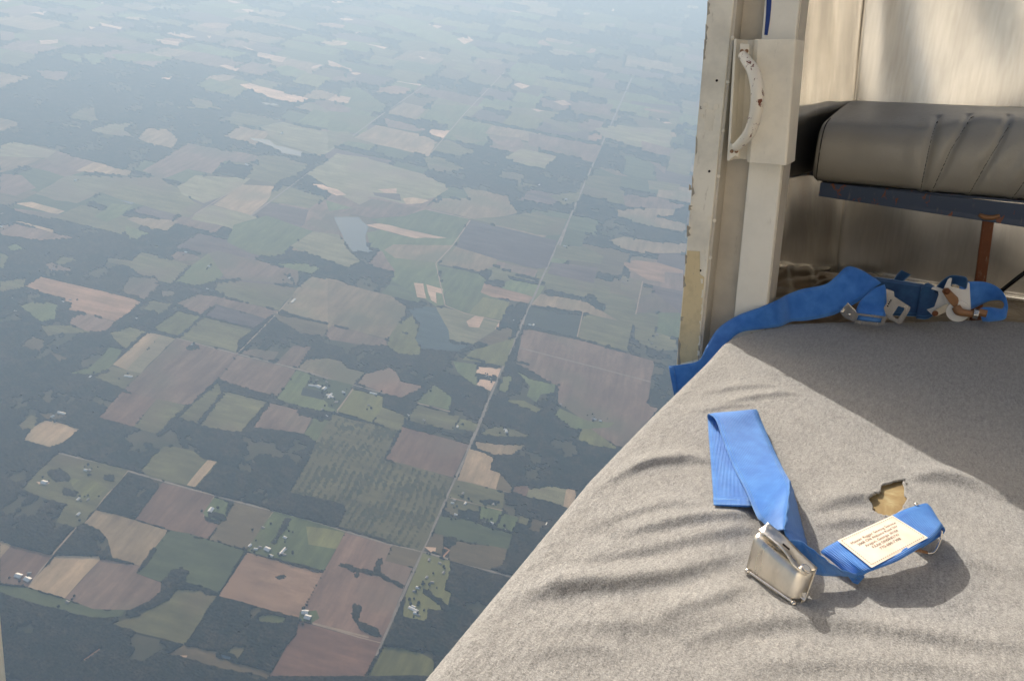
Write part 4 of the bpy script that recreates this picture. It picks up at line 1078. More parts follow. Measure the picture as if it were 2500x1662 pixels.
# ---- carpet
def be(d): return np.interp(d, [-.5, .42, .61, .88, 1.04, 1.25, 1.5], [-.262, -.268, -.270, -.279, -.285, -.281, -.272])
def df(b): return np.interp(b, [-.29, -.245, -.205, -.1, 0, .135, .2, .6, 1.2], [1.32, 1.42, 1.49, 1.575, 1.635, 1.745, 1.765, 1.78, 1.78])
ridges = [  # crest lines of the folds, height and half width in metres
    ([s0(1330, 1150), s0(1400, 1108), s0(1480, 1076), s0(1570, 1060), s0(1640, 1066)], .0075, .011),
    ([s0(1340, 1215), s0(1480, 1180), s0(1560, 1168), s0(1625, 1172)], .0045, .012),
    ([s0(1420, 1235), s0(1530, 1215), s0(1640, 1197), s0(1745, 1190)], .0075, .012),
    ([s0(1300, 1290), s0(1420, 1280), s0(1560, 1255), s0(1680, 1225), s0(1740, 1215)], .006, .013),
    ([s0(1110, 1395), s0(1200, 1370), s0(1330, 1352), s0(1460, 1340), s0(1580, 1320), s0(1700, 1270)], .0095, .014),
    ([s0(1230, 1455), s0(1400, 1440), s0(1550, 1435), s0(1700, 1405)], .004, .014),
    ([s0(1500, 1425), s0(1620, 1395), s0(1720, 1350)], .006, .012),
    ([s0(1560, 1478), s0(1700, 1445), s0(1850, 1430), s0(2050, 1455), s0(2250, 1480), s0(2359, 1490)], .0065, .014),
    ([s0(1640, 1550), s0(1850, 1520), s0(2100, 1530), s0(2359, 1560)], .004, .016),
    ([s0(2090, 1098), s0(2160, 1096), s0(2240, 1115), s0(2330, 1150)], .0085, .013),
    ([s0(1860, 1180), s0(1950, 1150), s0(2020, 1140)], .006, .012),
    ([s0(1880, 1215), s0(1960, 1200), s0(2030, 1200)], .004, .010),
    ([s0(1610, 905), s0(1700, 892), s0(1790, 888)], .0035, .010),
    ([s0(1660, 930), s0(1740, 914), s0(1840, 905)], .0045, .010),
    ([s0(1600, 950), s0(1680, 935), s0(1740, 930)], .003, .009),
    ([s0(2190, 1290), s0(2270, 1300), s0(2359, 1330)], .004, .016),
    ([s0(1180, 1500), s0(1330, 1490), s0(1450, 1500)], .003, .014),
]
def wrinkle(bx, dx):
    z = .0022 * np.sin(bx * 9 + dx * 4) * np.cos(dx * 7 - bx * 3) + .0012 * np.sin(bx * 31 + 2) * np.cos(dx * 27 + bx * 6) + .0007 * np.sin(bx * 70 + dx * 38) * np.sin(dx * 64 - bx * 25)
    for pts, a, w in ridges:
        P = spline([fl(p)[:2] for p in pts], 4)
        best = np.full(bx.shape, 1e9); tt = np.zeros(bx.shape); side = np.zeros(bx.shape)
        for i, (p, q) in enumerate(zip(P[:-1], P[1:])):
            pq = q - p
            t = np.clip(((bx - p[0]) * pq[0] + (dx - p[1]) * pq[1]) / (pq @ pq), 0, 1)
            ex, ey = bx - p[0] - t * pq[0], dx - p[1] - t * pq[1]
            e = np.hypot(ex, ey); c = e < best
            best = np.where(c, e, best); tt = np.where(c, (i + t) / (len(P) - 1), tt); side = np.where(c, np.sign(pq[0] * ey - pq[1] * ex), side)
        ww = np.where(side > 0, w * 2.0, w * .66)          # steep towards the cabin's nose, gentle behind
        z = z + 1.08 * a * np.exp(-(best / ww) ** 2) * np.sin(np.pi * np.clip(tt, 0, 1)) ** .5
    return z
R_E = .022
pl_ = np.concatenate([np.linspace(-.135, -.04, 8), np.linspace(-.0346, 0, 8)[:-1], np.arange(0, .52, .0042), np.arange(.52, 1.3, .03)])
pq_ = np.concatenate([np.arange(-1.9, -1.35, .03), np.arange(-1.35, 0, .0045), np.linspace(0, .0346, 8)[1:], np.linspace(.04, .10, 5)])
def prof(p):   # p < 0: round over the rim and hang down
    th = np.clip(-p / R_E, 0, math.pi / 2); rest = np.clip(-p - R_E * math.pi / 2, 0, None)
    return np.where(p >= 0, p, -R_E * np.sin(th)), np.where(p >= 0, 0, -(R_E - R_E * np.cos(th)) - rest)
PX, PZ = prof(pl_); QX, QZ = prof(-pq_); QX = -QX
d_lin = pq_ + 1.6
bx = be(np.minimum(d_lin, 1.5))[None, :] + PX[:, None]
dx = df(bx) + QX[None, :]
fade = np.clip((pl_ + .005) / .03, 0, 1)[:, None] * np.clip((-pq_ + .005) / .03, 0, 1)[None, :]
uz = FLOOR + wrinkle(bx, dx) * fade + np.maximum(PZ[:, None] + QZ[None, :], -.135)
uz += rng.normal(0, .00018, uz.shape)
hole = np.array([fl(s3(*p))[:2] for p in [(1195, 605), (1260, 583), (1325, 572), (1327, 640), (1340, 705), (1318, 760), (1270, 790), (1240, 803), (1200, 797), (1145, 775), (1128, 740), (1122, 690), (1130, 662), (1172, 655)]])
hole = np.concatenate([[a + (b - a) * t + (rng.normal(0, .0013, 2) if t else 0) for t in (0, .33, .66)] for a, b in zip(hole, np.roll(hole, -1, 0))])
def in_poly(p, x, y):
    r = np.zeros(x.shape, bool)
    for (x0, y0), (x1, y1) in zip(p, np.roll(p, -1, 0)):
        if y0 != y1: r ^= ((y0 > y) != (y1 > y)) & (x < (x1 - x0) * (y - y0) / (y1 - y0) + x0)
    return r
Pc = np.stack([bx, dx, uz], -1)
cen = (Pc[:-1, :-1] + Pc[1:, 1:]) / 2
carpet = add('carpet', grid_mesh('carpet', Pc, True, ~in_poly(hole.mean(0) + (hole - hole.mean(0)) * 1.12, cen[..., 0], cen[..., 1])), CARPET, frame=AIR)
props(carpet, 'grey felt carpet with folds and a torn hole on the cabin floor', 'carpet')
# the torn rim of the hole
hp_ = np.concatenate([[a + (b - a) * t for t in (0, .5)] for a, b in zip(hole, np.roll(hole, -1, 0))]) + rng.normal(0, .0003, (len(hole) * 2, 2))
cen_h = hp_.mean(0); out_ = cen_h + (hp_ - cen_h) * (1 + .0075 / np.linalg.norm(hp_ - cen_h, axis=1))[:, None]
mid_ = cen_h + (hp_ - cen_h) * (1 + .002 / np.linalg.norm(hp_ - cen_h, axis=1))[:, None]
def at_z(q, lift): return np.column_stack([q, FLOOR + wrinkle(q[:, 0], q[:, 1]) + lift])
ring = np.stack([at_z(hp_, -.0012), at_z(hp_, .0006), at_z(mid_, .0012), at_z(out_, -.0002)], 0)
add('torn_rim', grid_mesh('torn_rim', ring, True, closed=True), CARPET, carpet)
# loose fibres standing out of the felt
nf = 70000
i = rng.integers(12, np.searchsorted(pl_, .5), nf); j = rng.integers(np.searchsorted(pq_, -1.3), len(pq_) - 8, nf)
P0 = Pc[i, j] + rng.uniform(-.002, .002, (nf, 3)) * [1, 1, 0]
ok = ~in_poly(hole, P0[:, 0], P0[:, 1]); P0 = P0[ok]; nf = len(P0)
dv = rng.normal(0, 1, (nf, 3)) * [1, 1, .45]; dv[:, 2] = np.abs(dv[:, 2]) + .15; dv /= np.linalg.norm(dv, axis=1)[:, None]
ln_ = rng.uniform(.0015, .0045, nf)[:, None]
sidev = np.cross(dv, rng.normal(0, 1, (nf, 3))); sidev /= np.linalg.norm(sidev, axis=1)[:, None]
Vf = np.concatenate([P0 - sidev * .00013, P0 + sidev * .00013, P0 + dv * ln_]); kf = np.arange(nf)
fb = add('fibres', np_mesh('fibres', Vf, np.stack([kf, kf + nf, kf + 2 * nf], -1)), FIBRE, carpet); fb['kind'] = 'stuff'

# ---- rear wall and side wall of bare aluminium
def lean(u): return -.063 * (u + .18)
uu = np.concatenate([np.linspace(LOW, .30, 60), np.linspace(.33, .85, 8)])
bb = np.concatenate([np.linspace(0, .006, 6), np.linspace(.012, .75, 60), np.linspace(.8, 1.5, 6)])
BB, UU = np.meshgrid(bb, uu, indexing='ij')
rimd = .006 - np.sqrt(np.maximum(.006 ** 2 - (np.clip(.006 - BB, 0, .006)) ** 2, 0))
dent = .0018 * np.sin(BB * 26 + 1.2 * np.sin(UU * 3)) * np.exp(-BB / .25) + .004 * np.sin(BB * 9 + 1) * np.sin(UU * 7) + .0025 * np.sin(BB * 21) * np.cos(UU * 13 + BB * 5) + .006 * np.exp(-(((BB - .30) / .13) ** 2 + ((UU - .06) / .11) ** 2))
rw = np.stack([-.2385 + BB + lean(UU), 2.30 + rimd + dent * np.clip(BB / .05, 0, 1), UU], -1)
rear = thing('rear_bulkhead', 'dented bare aluminium rear wall behind the bench seat', 'wall panel', (0, 2.3, LOW))
add('panel', grid_mesh('panel', rw), SKIN, rear)
add('foot_strip', box('foot_strip', (-.18, 2.272, LOW), (1.2, 2.292, LOW + .012), .003), SKIN, rear)
dd = np.linspace(1.515, 2.335, 50); DD, UU = np.meshgrid(dd, uu, indexing='ij')
dent = .002 * np.sin(DD * 13) * np.sin(UU * 9 + 1) + .001 * np.sin(DD * 31 + UU * 12)
sw = np.stack([np.interp(DD, [1.515, 1.85, 2.30, 2.36], [-.328, -.290, -.2362, -.229]) + lean(UU) + dent, DD, UU], -1)
side = thing('side_wall', 'shiny aluminium side wall between the door post and the rear wall', 'wall panel', (-.3, 1.44, LOW))
add('panel', grid_mesh('panel', sw), SIDE_SKIN, side)
add('rivet', ball('rivet', fr(s1(1115, 383), 2.1) + np.array([.0, 0, 0]), .004), DARK, side)

# ---- two unseen walls added to bounce sunlight into the shaded cabin
o = add('far_bounce_wall', box('far_bounce_wall', (1.26, -.83, LOW), (1.29, 2.36, .95), .004), FAR_BOUNCE, frame=AIR); props(o, kind='structure')
o = add('front_bounce_wall', box('front_bounce_wall', (-.30, -.83, LOW), (1.259, -.80, 1.25), .004), FRONT_BOUNCE, frame=AIR); props(o, kind='structure')  # added to catch the sun and brighten the jamb and rear metal

# ---- door jamb
TOP, BOT = .80, -.60
JD = 1.43
def jb(b_hi, b_lo, u): return b_lo + (b_hi - b_lo) * (u + .547) / .65
jamb = thing('door_jamb', 'worn cream painted door jamb at the rear edge of the open doorway', 'door frame', (-.33, JD, BOT))
def post(name, bl, br, d0, d1, w, mat, n=1):
    k = d0 / 1.373
    pts = [np.array([jb(*e, u / k) * k, d0, u]) for e, u in ((bl, BOT), (br, BOT), (br, TOP), (bl, TOP))]
    return add(name, prism(name, pts, (0, d1 - d0, 0), w), mat, jamb)
flange = post('outer_flange', (-.396, -.3845), (-.353, -.343), JD, JD + .027, .0025, CHIPPED)
post('seal_strip', (-.3525, -.3425), (-.347, -.337), JD + .003, JD + .05, .001, GREY_PAINT)
post('channel', (-.372, -.36), (-.285, -.268), JD + .052, JD + .067, .001, GREY_PAINT)
ip = post('inner_post', (-.303, -.2835), (-.249, -.2275), JD + .02, JD + .09, .003, CREAM_CLEAN)
post('post_lip', (-.2488, -.2273), (-.246, -.2245), JD + .024, JD + .095, .0008, GREY_PAINT)
def patch(name, pxs, d, th, mat, parent):
    return add(name, prism(name, [fr(p, d) for p in pxs], (0, th, 0)), mat, parent)
patch('tape_strip', [s2(205, 425), s2(284, 430), s2(284, 575), s2(313, 595), s2(270, 1118), s2(140, 1150), s2(170, 800)], JD - .0015, .0009, TAPE, flange)
for p in [s1(393, 517), s1(345, 1097), s2(287, 552)]:
    add('screw_hole', disc('screw_hole', fr(p, JD - .0008), (0, 1, 0), .0022, .0012, 12), DARK, flange)
for p in [s1(320, 675), s1(389, 683), s1(296, 745), s2(345, 215), s2(305, 435)]:
    add('filled_rivet', disc('filled_rivet', fr(p, JD - .0008), (0, 1, 0), .0045, .0012, 16), CREAM, flange)
patch('sticker_mark', [s1(318, 700), s1(377, 705), s1(365, 838), s1(312, 832)], JD - .0006, .0006, CREAM, flange)
for p in [s1(488, 45), s1(493, 243), s1(463, 527), s1(433, 838), s1(404, 1128), s2(378, 233), s2(352, 470)]:
    add('rivet', ball('rivet', fr(p, JD + .0025), (.0035, .0018, .0035)), CREAM, jamb)
patch('blue_stripe', [s1(716, -120), s1(750, -120), s1(740, 60), s1(733, 130), s1(718, 227), s1(697, 225), s1(708, 90)], JD + .0188, .0008, BLUE_DECAL, ip)
# chips where the paint is knocked off the outer edge
chip_r = random.Random(5)
for x, y, hgt in [(338, 55, 40), (326, 210, 45), (318, 295, 30), (313, 350, 34), (290, 690, 20), (264, 930, 50), (240, 1190, 60)]:
    hgt *= chip_r.uniform(1.2, 3.0)
    pts = [s1(x - 5, y - hgt * .5), s1(x + chip_r.uniform(2, 15), y - hgt * .3), s1(x + chip_r.uniform(0, 5), y), s1(x + chip_r.uniform(1, 13), y + hgt * .35), s1(x - 7, y + hgt * .5)]
    patch('paint_chip', pts, JD - .0006, .0008, CHIP, flange)
for x, y, hgt in [(222, 20, 30), (220, 150, 26), (208, 300, 60), (197, 480, 30), (185, 620, 70), (168, 860, 30), (152, 1080, 90)]:
    hgt *= chip_r.uniform(1.0, 2.4)
    pts = [s2(x - 6, y - hgt * .5), s2(x + chip_r.uniform(3, 20), y - hgt * .3), s2(x + chip_r.uniform(0, 6), y), s2(x + chip_r.uniform(2, 18), y + hgt * .35), s2(x - 8, y + hgt * .5)]
    patch('paint_chip', pts, JD - .0026, .0008, CHIP, flange)
for x, y, hgt in [(295, 620, 30), (300, 700, 50), (296, 800, 60), (285, 900, 50), (280, 1000, 60), (275, 1080, 30)]:
    pts = [s2(x - chip_r.uniform(2, 9), y - hgt * .5), s2(x + 9, y - hgt * .5), s2(x + 8, y + hgt * .5), s2(x - chip_r.uniform(2, 10), y + hgt * .5), s2(x - chip_r.uniform(-3, 4), y)]
    patch('torn_paint', pts, JD - .0024, .0008, CREAM, flange)
# bracket with the grab handle
DF = JD - .035
def bb_(x): return fr(s1(x, 600), DF)[0]
bl, bc, brr = bb_(482), bb_(610), bb_(875)
outl = [(bl, DF + .07), (bl, DF), (bl + .0045, DF - .001), (bl + .0055, DF + .034), (bl + .012, DF + .046), (bl + .022, DF + .045), (bl + .031, DF + .036)]
outl += [(bc - .001, DF + .008), (bc + .006, DF + .001), (brr - .004, DF), (brr - .0012, DF + .0012), (brr, DF + .004), (brr, DF + .08)]
u_t, u_b = fr(s1(720, 252), DF)[2], fr(s1(690, 1048), DF)[2]
k_l = (bb_(0) * 0 + (fr(s1(905, 300), DF)[0] - fr(s1(848, 1000), DF)[0])) / (fr(s1(905, 300), DF)[2] - fr(s1(848, 1000), DF)[2])
u_m = fr(s1(875, 600), DF)[2]
lo = [np.array([b + k_l * (u_b - u_m), d, u_b]) for b, d in outl]; hi_sh = np.array([k_l * (u_t - u_b), 0, u_t - u_b])
br_o = add('handle_bracket', prism('handle_bracket', lo, hi_sh, .0009), CREAM, jamb)
hp = [(556, 350, 1.331), (585, 392, 1.322), (628, 460, 1.306), (650, 560, 1.299), (652, 650, 1.298), (640, 740, 1.301), (608, 840, 1.310), (556, 905, 1.324), (512, 945, 1.333)]
add('grab_handle', tube('grab_handle', [fr(s1(x, y), d + JD - 1.373) for x, y, d in hp], [.0075, .0086, .0102, .0106, .0107, .0106, .0102, .0086, .0075], 14, 6), HANDLE_PAINT, br_o)
for (x, y), s in zip([(570, 335), (505, 975)], (1, -1)):
    q = [s1(x - 28, y - 55), s1(x + 30, y - 50), s1(x + 26, y + 30), s1(x + 8, y + 60 * (s > 0) + 20), s1(x - 32, y + 50)]
    pad = add('handle_foot', prism('handle_foot', [fr(p, DF - .0065) for p in q], (0, .004, 0), .001), CREAM, br_o)
    for o_ in (-16, 14):
        add('screw_head', disc('screw_head', fr(s1(x + o_, y - 6), DF - .007), (0, 1, 0), .0032, .002, 12), RUST_LIGHT, pad)
# near post of the same doorway, just cutting into the picture
np_ = [fr((-60, 500), .30), fr((-12, 1350), .30), fr((16, 1662), .30), fr((40, 1990), .30)]
np_ = np_ + [p - np.array([.05, 0, 0]) for p in np_[::-1]]
o = add('front_door_post', prism('front_door_post', np_, (0, -.02, 0), .002), CREAM_CLEAN, frame=AIR)
props(o, 'pale door post just cutting into the bottom left corner', 'door frame')

# ---- bench seat
bench = thing('bench_seat', 'grey padded bench seat on a dark blue steel rail', 'bench seat', (-.26, 1.85, LOW))
prof_c = spline(np.array([(2.28, -.236), (1.90, -.236), (1.868, -.236), (1.836, -.229), (1.823, -.205), (1.821, -.168), (1.826, -.137), (1.838, -.119), (1.864, -.108), (1.93, -.100), (2.05, -.090), (2.18, -.081), (2.285, -.076)]), 6)
seams = []
for pts in [[s0(2166, 248), s0(2143, 330), s0(2120, 442)], [s0(2250, 254), s0(2190, 345), s0(2145, 445)], [s0(2330, 285), s0(2275, 370), s0(2230, 452)], [s0(2440, 330), s0(2370, 400), s0(2330, 462)], [s0(2560, 330), s0(2500, 400), s0(2470, 470)]]:
    w3 = [fr(p, 1.83) for p in pts]
    seams.append((np.array([w[2] for w in w3])[::-1], np.array([w[0] for w in w3])[::-1]))
cb = np.concatenate([[-.254, -.2536, -.2518, -.248, -.243, -.236, -.228], np.arange(-.22, .34, .005), np.arange(.36, 1.1, .04)])
insets = np.concatenate([[.022, .012, .006, .0025, .0008, 0, 0], np.zeros(len(cb) - 7)])
rows = []
for b, ins in zip(cb, insets):
    q = prof_c.copy(); c0 = np.array([2.06, -.165])
    dirv = q - c0; L = np.linalg.norm(dirv * [.25, 1], axis=1)[:, None]
    t_ = np.arange(len(q)) / (len(q) - 1)
    rise = .020 * np.clip((b + .07) / .12, 0, 1) * np.exp(-((t_ - .72) / .14) ** 2)
    bul = -.006 * np.exp(-((t_ - .45) / .12) ** 2) * (1 + .3 * math.sin(b * 40))
    for us, bs in seams:
        w_ = np.abs(b - np.interp(q[:, 1], us, bs)); on = (t_ > .16) & (t_ < .80)
        cr = np.exp(-(w_ / .006) ** 2) * on
        puff = .0035 * np.exp(-((w_ - .022) / .016) ** 2) * on
        bul = bul + .006 * cr - puff; rise = rise - .005 * cr
    nr = np.gradient(q, axis=0); nr = np.column_stack([nr[:, 1], -nr[:, 0]]); nr /= np.linalg.norm(nr, axis=1)[:, None]
    q = q - nr * ins * 1.0 * np.sign(np.sum(nr * dirv, axis=1))[:, None]
    rows.append(np.column_stack([np.full(len(q), b), q[:, 0] + bul, q[:, 1] + rise]))
CU = np.array(rows)
cm = grid_mesh('cushion', CU)
bm = bmesh.new(); bm.from_mesh(cm); bm.verts.ensure_lookup_table()
bm.faces.new([bm.verts[k] for k in range(len(prof_c))]); bm.faces.new([bm.verts[k] for k in range(len(bm.verts) - len(prof_c), len(bm.verts))])
bmesh.ops.recalc_face_normals(bm, faces=bm.faces); bm.to_mesh(cm); bm.free()
cushion = add('cushion', cm, VINYL, bench)
def on_front(u, b):   # seam thread on the front of the cushion
    i_ = np.argmin(np.abs(cb - b)); q = CU[i_]; fr_ = q[(np.arange(len(q)) > len(q) * .16) & (np.arange(len(q)) < len(q) * .72)]
    k_ = np.argmin(np.abs(fr_[:, 2] - u)); return np.array([b, fr_[k_, 1] - .0004, fr_[k_, 2]])
for us, bs in seams:
    bm = bmesh.new()
    for u in np.arange(us[0] + .004, us[-1] - .006, .0052):
        a, b_ = on_front(u, np.interp(u, us, bs)), on_front(u + .0034, np.interp(u + .0034, us, bs))
        t = bmesh.ops.create_cube(bm, size=1.0)
        c_ = (a + b_) / 2
        for v in t['verts']: v.co = Vector((c_[0] + v.co.x * .0013 + (b_[0] - a[0]) * v.co.z, c_[1] + v.co.y * .0012, c_[2] + v.co.z * .0034))
    me = bpy.data.meshes.new('seam_stitching'); bm.to_mesh(me); bm.free()
    add('seam_stitching', me, THREAD, cushion)
# piping seam at the end of the cushion
endp = [np.array([-.2425 - .001, *(q)]) for q in CU[5][8:56:4, 1:]]
add('end_seam', tube('end_seam', endp, .0011, 6, 3), THREAD, cushion)
rail_t, rail_h = -.2375, .044
rail = add('rail', prism('rail', [(-.236, 1.85, rail_t), (-.236, 1.85, rail_t - .031), (.17, 1.848, -.2905), (1.2, 1.845, -.30), (1.2, 1.845, -.245), (.17, 1.848, -.2455)], (0, .005, 0), .001), BLUE_STEEL, bench)
add('rail_flange', box('rail_flange', (-.236, 1.856, -.2435), (1.2, 1.90, -.2385), .001), BLUE_STEEL, bench)
lt, lb_ = fr(s0(2278, 502), 1.852), fr(s0(2250, 712), 1.852)
dl = (lb_ - lt) / (lb_[2] - lt[2]); foot = lt + dl * (LOW - lt[2]); head = lt + dl * (-.262 - lt[2])
wv = np.array([.0105, 0, 0])
add('leg', prism('leg', [foot - wv, foot + wv, head + wv, head - wv], (0, .022, 0), .003), RUST, bench)
add('weld_bead', tube('weld_bead', [head + [-.017, -.002, -.012], head + [-.006, -.004, -.016], head + [.008, -.004, -.015], head + [.019, -.002, -.010]], [.004, .0055, .005, .004], 8, 3), RUST_LIGHT, bench)
add('rail', box('rail', (-.236, 2.20, -.262), (1.2, 2.235, -.238), .001), BLUE_STEEL, bench)
# ---- black strut
o = add('black_strut', tube('black_strut', [fr(s0(2300, 676), 1.97), fr(s0(2345, 640), 1.97), fr(s0(2470, 545), 1.97)], .0048, 12, 2), BLACK_ROD, frame=AIR)
props(o, 'thin black glossy rod leaning under the bench beside the rusty leg', 'rod')
# ---- crumpled brown sheet on the floor behind the belt
n_ = 26
gx, gy = np.meshgrid(np.linspace(-.30, -.10, n_), np.linspace(1.62, 2.26, n_ * 2), indexing='ij')
gz = LOW + .006 + .016 * np.abs(np.sin(gx * 23 + gy * 9)) * np.abs(np.cos(gy * 11 - gx * 7)) + .008 * np.abs(np.sin(gx * 51 - gy * 27)) + rng.normal(0, .0012, gx.shape)
m = N('brown_sheet'); m.set(Base_Color=m.ramp(m.noise(m.coord(), 22, 4), [(.3, (.20, .13, .07)), (.7, (.36, .25, .15))]), Roughness=.38); BROWN_SHEET = m.m
o = add('brown_sheet', grid_mesh('brown_sheet', np.stack([gx, gy, gz], -1), False), BROWN_SHEET, frame=AIR)
props(o, 'crumpled brown sheet lying on the floor by the side wall', 'paper')

# ---- seat belt with buckle lying on the carpet
def S3(x, y, h): return fl(s3(x, y), h)
belt = thing('buckle_belt', 'sunlit blue seat belt with metal buckle and cream label on the carpet', 'seat belt', fl(s3(450, 850)))
def sec(rows): return [(S3(*a), S3(*b)) for a, b in rows]
add('webbing', ribbon('webbing', sec([((112, 735, .008), (352, 746, .009)), ((96, 520, .008), (366, 520, .009)), ((80, 320, .008), (358, 310, .008)), ((74, 215, .009), (358, 200, .009)),
    ((70, 175, .014), (368, 140, .014)), ((80, 160, .022), (380, 128, .022)), ((120, 190, .025), (396, 150, .024)), ((165, 310, .019), (430, 235, .019)), ((238, 495, .016), (500, 395, .020)),
    ((320, 660, .017), (558, 515, .030)), ((385, 810, .014), (592, 580, .040)), ((425, 850, .014), (592, 660, .047)), ((450, 880, .018), (575, 790, .050)), ((490, 905, .024), (557, 895, .050))]), 8), WEB, belt)
add('tail_hem', ribbon('tail_hem', sec([((111, 738, .0104), (350, 749, .0114)), ((106, 690, .0104), (350, 690, .0112))]), 6), WEB, belt)
add('webbing', ribbon('webbing', sec([((590, 575, .040), (600, 590, .022)), ((590, 660, .047), (630, 690, .010)), ((578, 780, .050), (658, 800, .004)), ((562, 880, .050), (685, 905, .003)), ((556, 900, .049), (706, 985, .003)), ((590, 960, .042), (720, 1050, .003))]), 6), WEB, belt)
add('webbing', ribbon('webbing', sec([((590, 960, .045), (620, 1090, .020)), ((660, 966, .043), (735, 1165, .014)), ((740, 1018, .039), (800, 1186, .012)), ((810, 1072, .034), (870, 1190, .011)), ((885, 1128, .027), (940, 1190, .010)),
    ((965, 1163, .019), (1000, 1200, .009)), ((1050, 1178, .011), (1050, 1225, .008))]), 6), WEB, belt)
lab_w = add('webbing', ribbon('webbing', sec([((1075, 1190, .009), (1030, 1242, .006)), ((940, 1130, .008), (1000, 1230, .006)), ((830, 1060, .010), (1010, 1215, .008)), ((795, 1040, .014), (1030, 1195, .012)), ((830, 1005, .020), (1075, 1180, .018)),
    ((895, 968, .0245), (1110, 1160, .0225)), ((1070, 888, .029), (1300, 1085, .028)), ((1250, 804, .0325), (1480, 975, .0312)), ((1360, 756, .0335), (1538, 922, .0318)), ((1448, 728, .033), (1572, 878, .0305)),
    ((1478, 738, .027), (1588, 896, .025)), ((1465, 765, .020), (1570, 925, .018)), ((1400, 800, .016), (1530, 955, .014)), ((1260, 860, .012), (1440, 1010, .010))]), 6), WEB, belt)
bm = bmesh.new()
for t in np.arange(0, 1, .045):
    for yv in (697, 727):
        p0, p1 = S3(112 + 236 * t, yv + 8 * t, .0124), S3(112 + 236 * (t + .028), yv + 8 * t + 3, .0124)
        w_ = np.cross(U, p1 - p0); w_ = w_ / np.linalg.norm(w_) * .0004
        bm.faces.new([bm.verts.new(Vector(x)) for x in (p0 - w_, p1 - w_, p1 + w_, p0 + w_)])
me = bpy.data.meshes.new('hem_stitching'); bm.to_mesh(me); bm.free()
m = N('pale_blue_thread'); m.set(Base_Color=(.30, .52, .75), Roughness=.8)
add('hem_stitching', me, m.m, belt)
# label and its print
q00, q10, q11, q01 = S3(900, 966, .0262), S3(1250, 806, .0342), S3(1478, 948, .0330), S3(1118, 1140, .0250)
def on_label(u, v, lift=0.0):
    p = q00 * (1 - u) * (1 - v) + q10 * u * (1 - v) + q11 * u * v + q01 * (1 - u) * v
    return p + LN * (lift + .0012 * math.sin(math.pi * u) * math.sin(math.pi * v))
LN = np.cross(q10 - q00, q00 - q01); LN /= np.linalg.norm(LN)
if LN[2] < 0: LN = -LN
GL = np.array([[on_label(u, v, .0006) for v in np.linspace(0, 1, 9)] for u in np.linspace(0, 1, 15)])
lab = add('label', grid_mesh('label', GL), LABEL, belt)
def label_line(txt, u0, u1, v, h):
    cu = bpy.data.curves.new('txt', 'FONT'); cu.body = txt; cu.size = 1.0
    tmp = bpy.data.objects.new('txt', cu); col.objects.link(tmp)
    bpy.context.view_layer.update()
    me = bpy.data.meshes.new_from_object(tmp.evaluated_get(bpy.context.evaluated_depsgraph_get()))
    bpy.data.objects.remove(tmp); bpy.data.curves.remove(cu)
    co = np.array([v_.co[:] for v_ in me.vertices]); x0, x1 = co[:, 0].min(), co[:, 0].max()
    for vt, c_ in zip(me.vertices, co):
        vt.co = Vector(on_label(u0 + (u1 - u0) * (c_[0] - x0) / (x1 - x0), v - h * c_[1], .0010))
    me.name = 'print'; me.update()
    add('print', me, INK, lab)
for txt, u0, u1, v in [('Master Rigger Sewing Service', .10, .90, .27), ('2068 Old Alabama Road SW', .15, .86, .385), ('Aragon, Georgia 30104', .21, .79, .50), ('FAA# DN5R827W', .27, .74, .615), ('770-684-7398', .33, .69, .73)]:
    label_line(txt, u0, u1, v, .098)
for a, b in [((.035, .06), (.965, .06)), ((.965, .06), (.965, .94)), ((.965, .94), (.035, .94)), ((.035, .94), (.035, .06))]:
    bm = bmesh.new(); n_ = 26 if a[1] == b[1] else 16
    for t in np.arange(n_):
        t0, t1 = t / n_, (t + .62) / n_
        p0 = on_label(a[0] + (b[0] - a[0]) * t0, a[1] + (b[1] - a[1]) * t0, .0011); p1 = on_label(a[0] + (b[0] - a[0]) * t1, a[1] + (b[1] - a[1]) * t1, .0011)
        w_ = np.cross(LN, p1 - p0); w_ = w_ / np.linalg.norm(w_) * .00028
        bm.faces.new([bm.verts.new(Vector(x)) for x in (p0 - w_, p1 - w_, p1 + w_, p0 + w_)])
    me = bpy.data.meshes.new('stitching'); bm.to_mesh(me); bm.free(); add('stitching', me, INK, lab)
add('hook_wire', tube('hook_wire', [S3(1545, 880, .024), S3(1566, 905, .022), S3(1560, 945, .016), S3(1535, 1010, .008), S3(1512, 1040, .005), S3(1480, 1046, .005), S3(1420, 1036, .008)], .0011, 8, 5), STEEL, belt)
add('hook_pin', tube('hook_pin', [S3(1470, 1040, .006), S3(1430, 1030, .009), S3(1380, 1020, .014)], .0017, 8, 3), RUST_LIGHT, belt)
add('end_rivet', ball('end_rivet', S3(1402, 734, .034), .0022), STEEL, belt)
# buckle: folded front plate, lid, side, button
buck = thing('unused', 'x', 'x', (0, 0, 0)); bpy.data.objects.remove(buck); _orgs.pop()
TLb, BLb, BRb, TRb = S3(376, 922, .0445), S3(322, 1140, .0045), S3(640, 1362, .005), S3(690, 1186, .031)
fn = np.cross(BRb - BLb, TLb - BLb); fn /= np.linalg.norm(fn)
if fn @ (-BLb) < 0: fn = -fn                      # towards the viewer
up_b = TLb - BLb
back = -fn
lidL, lidR = S3(456, 846, .0575), S3(772, 1140, .0275)
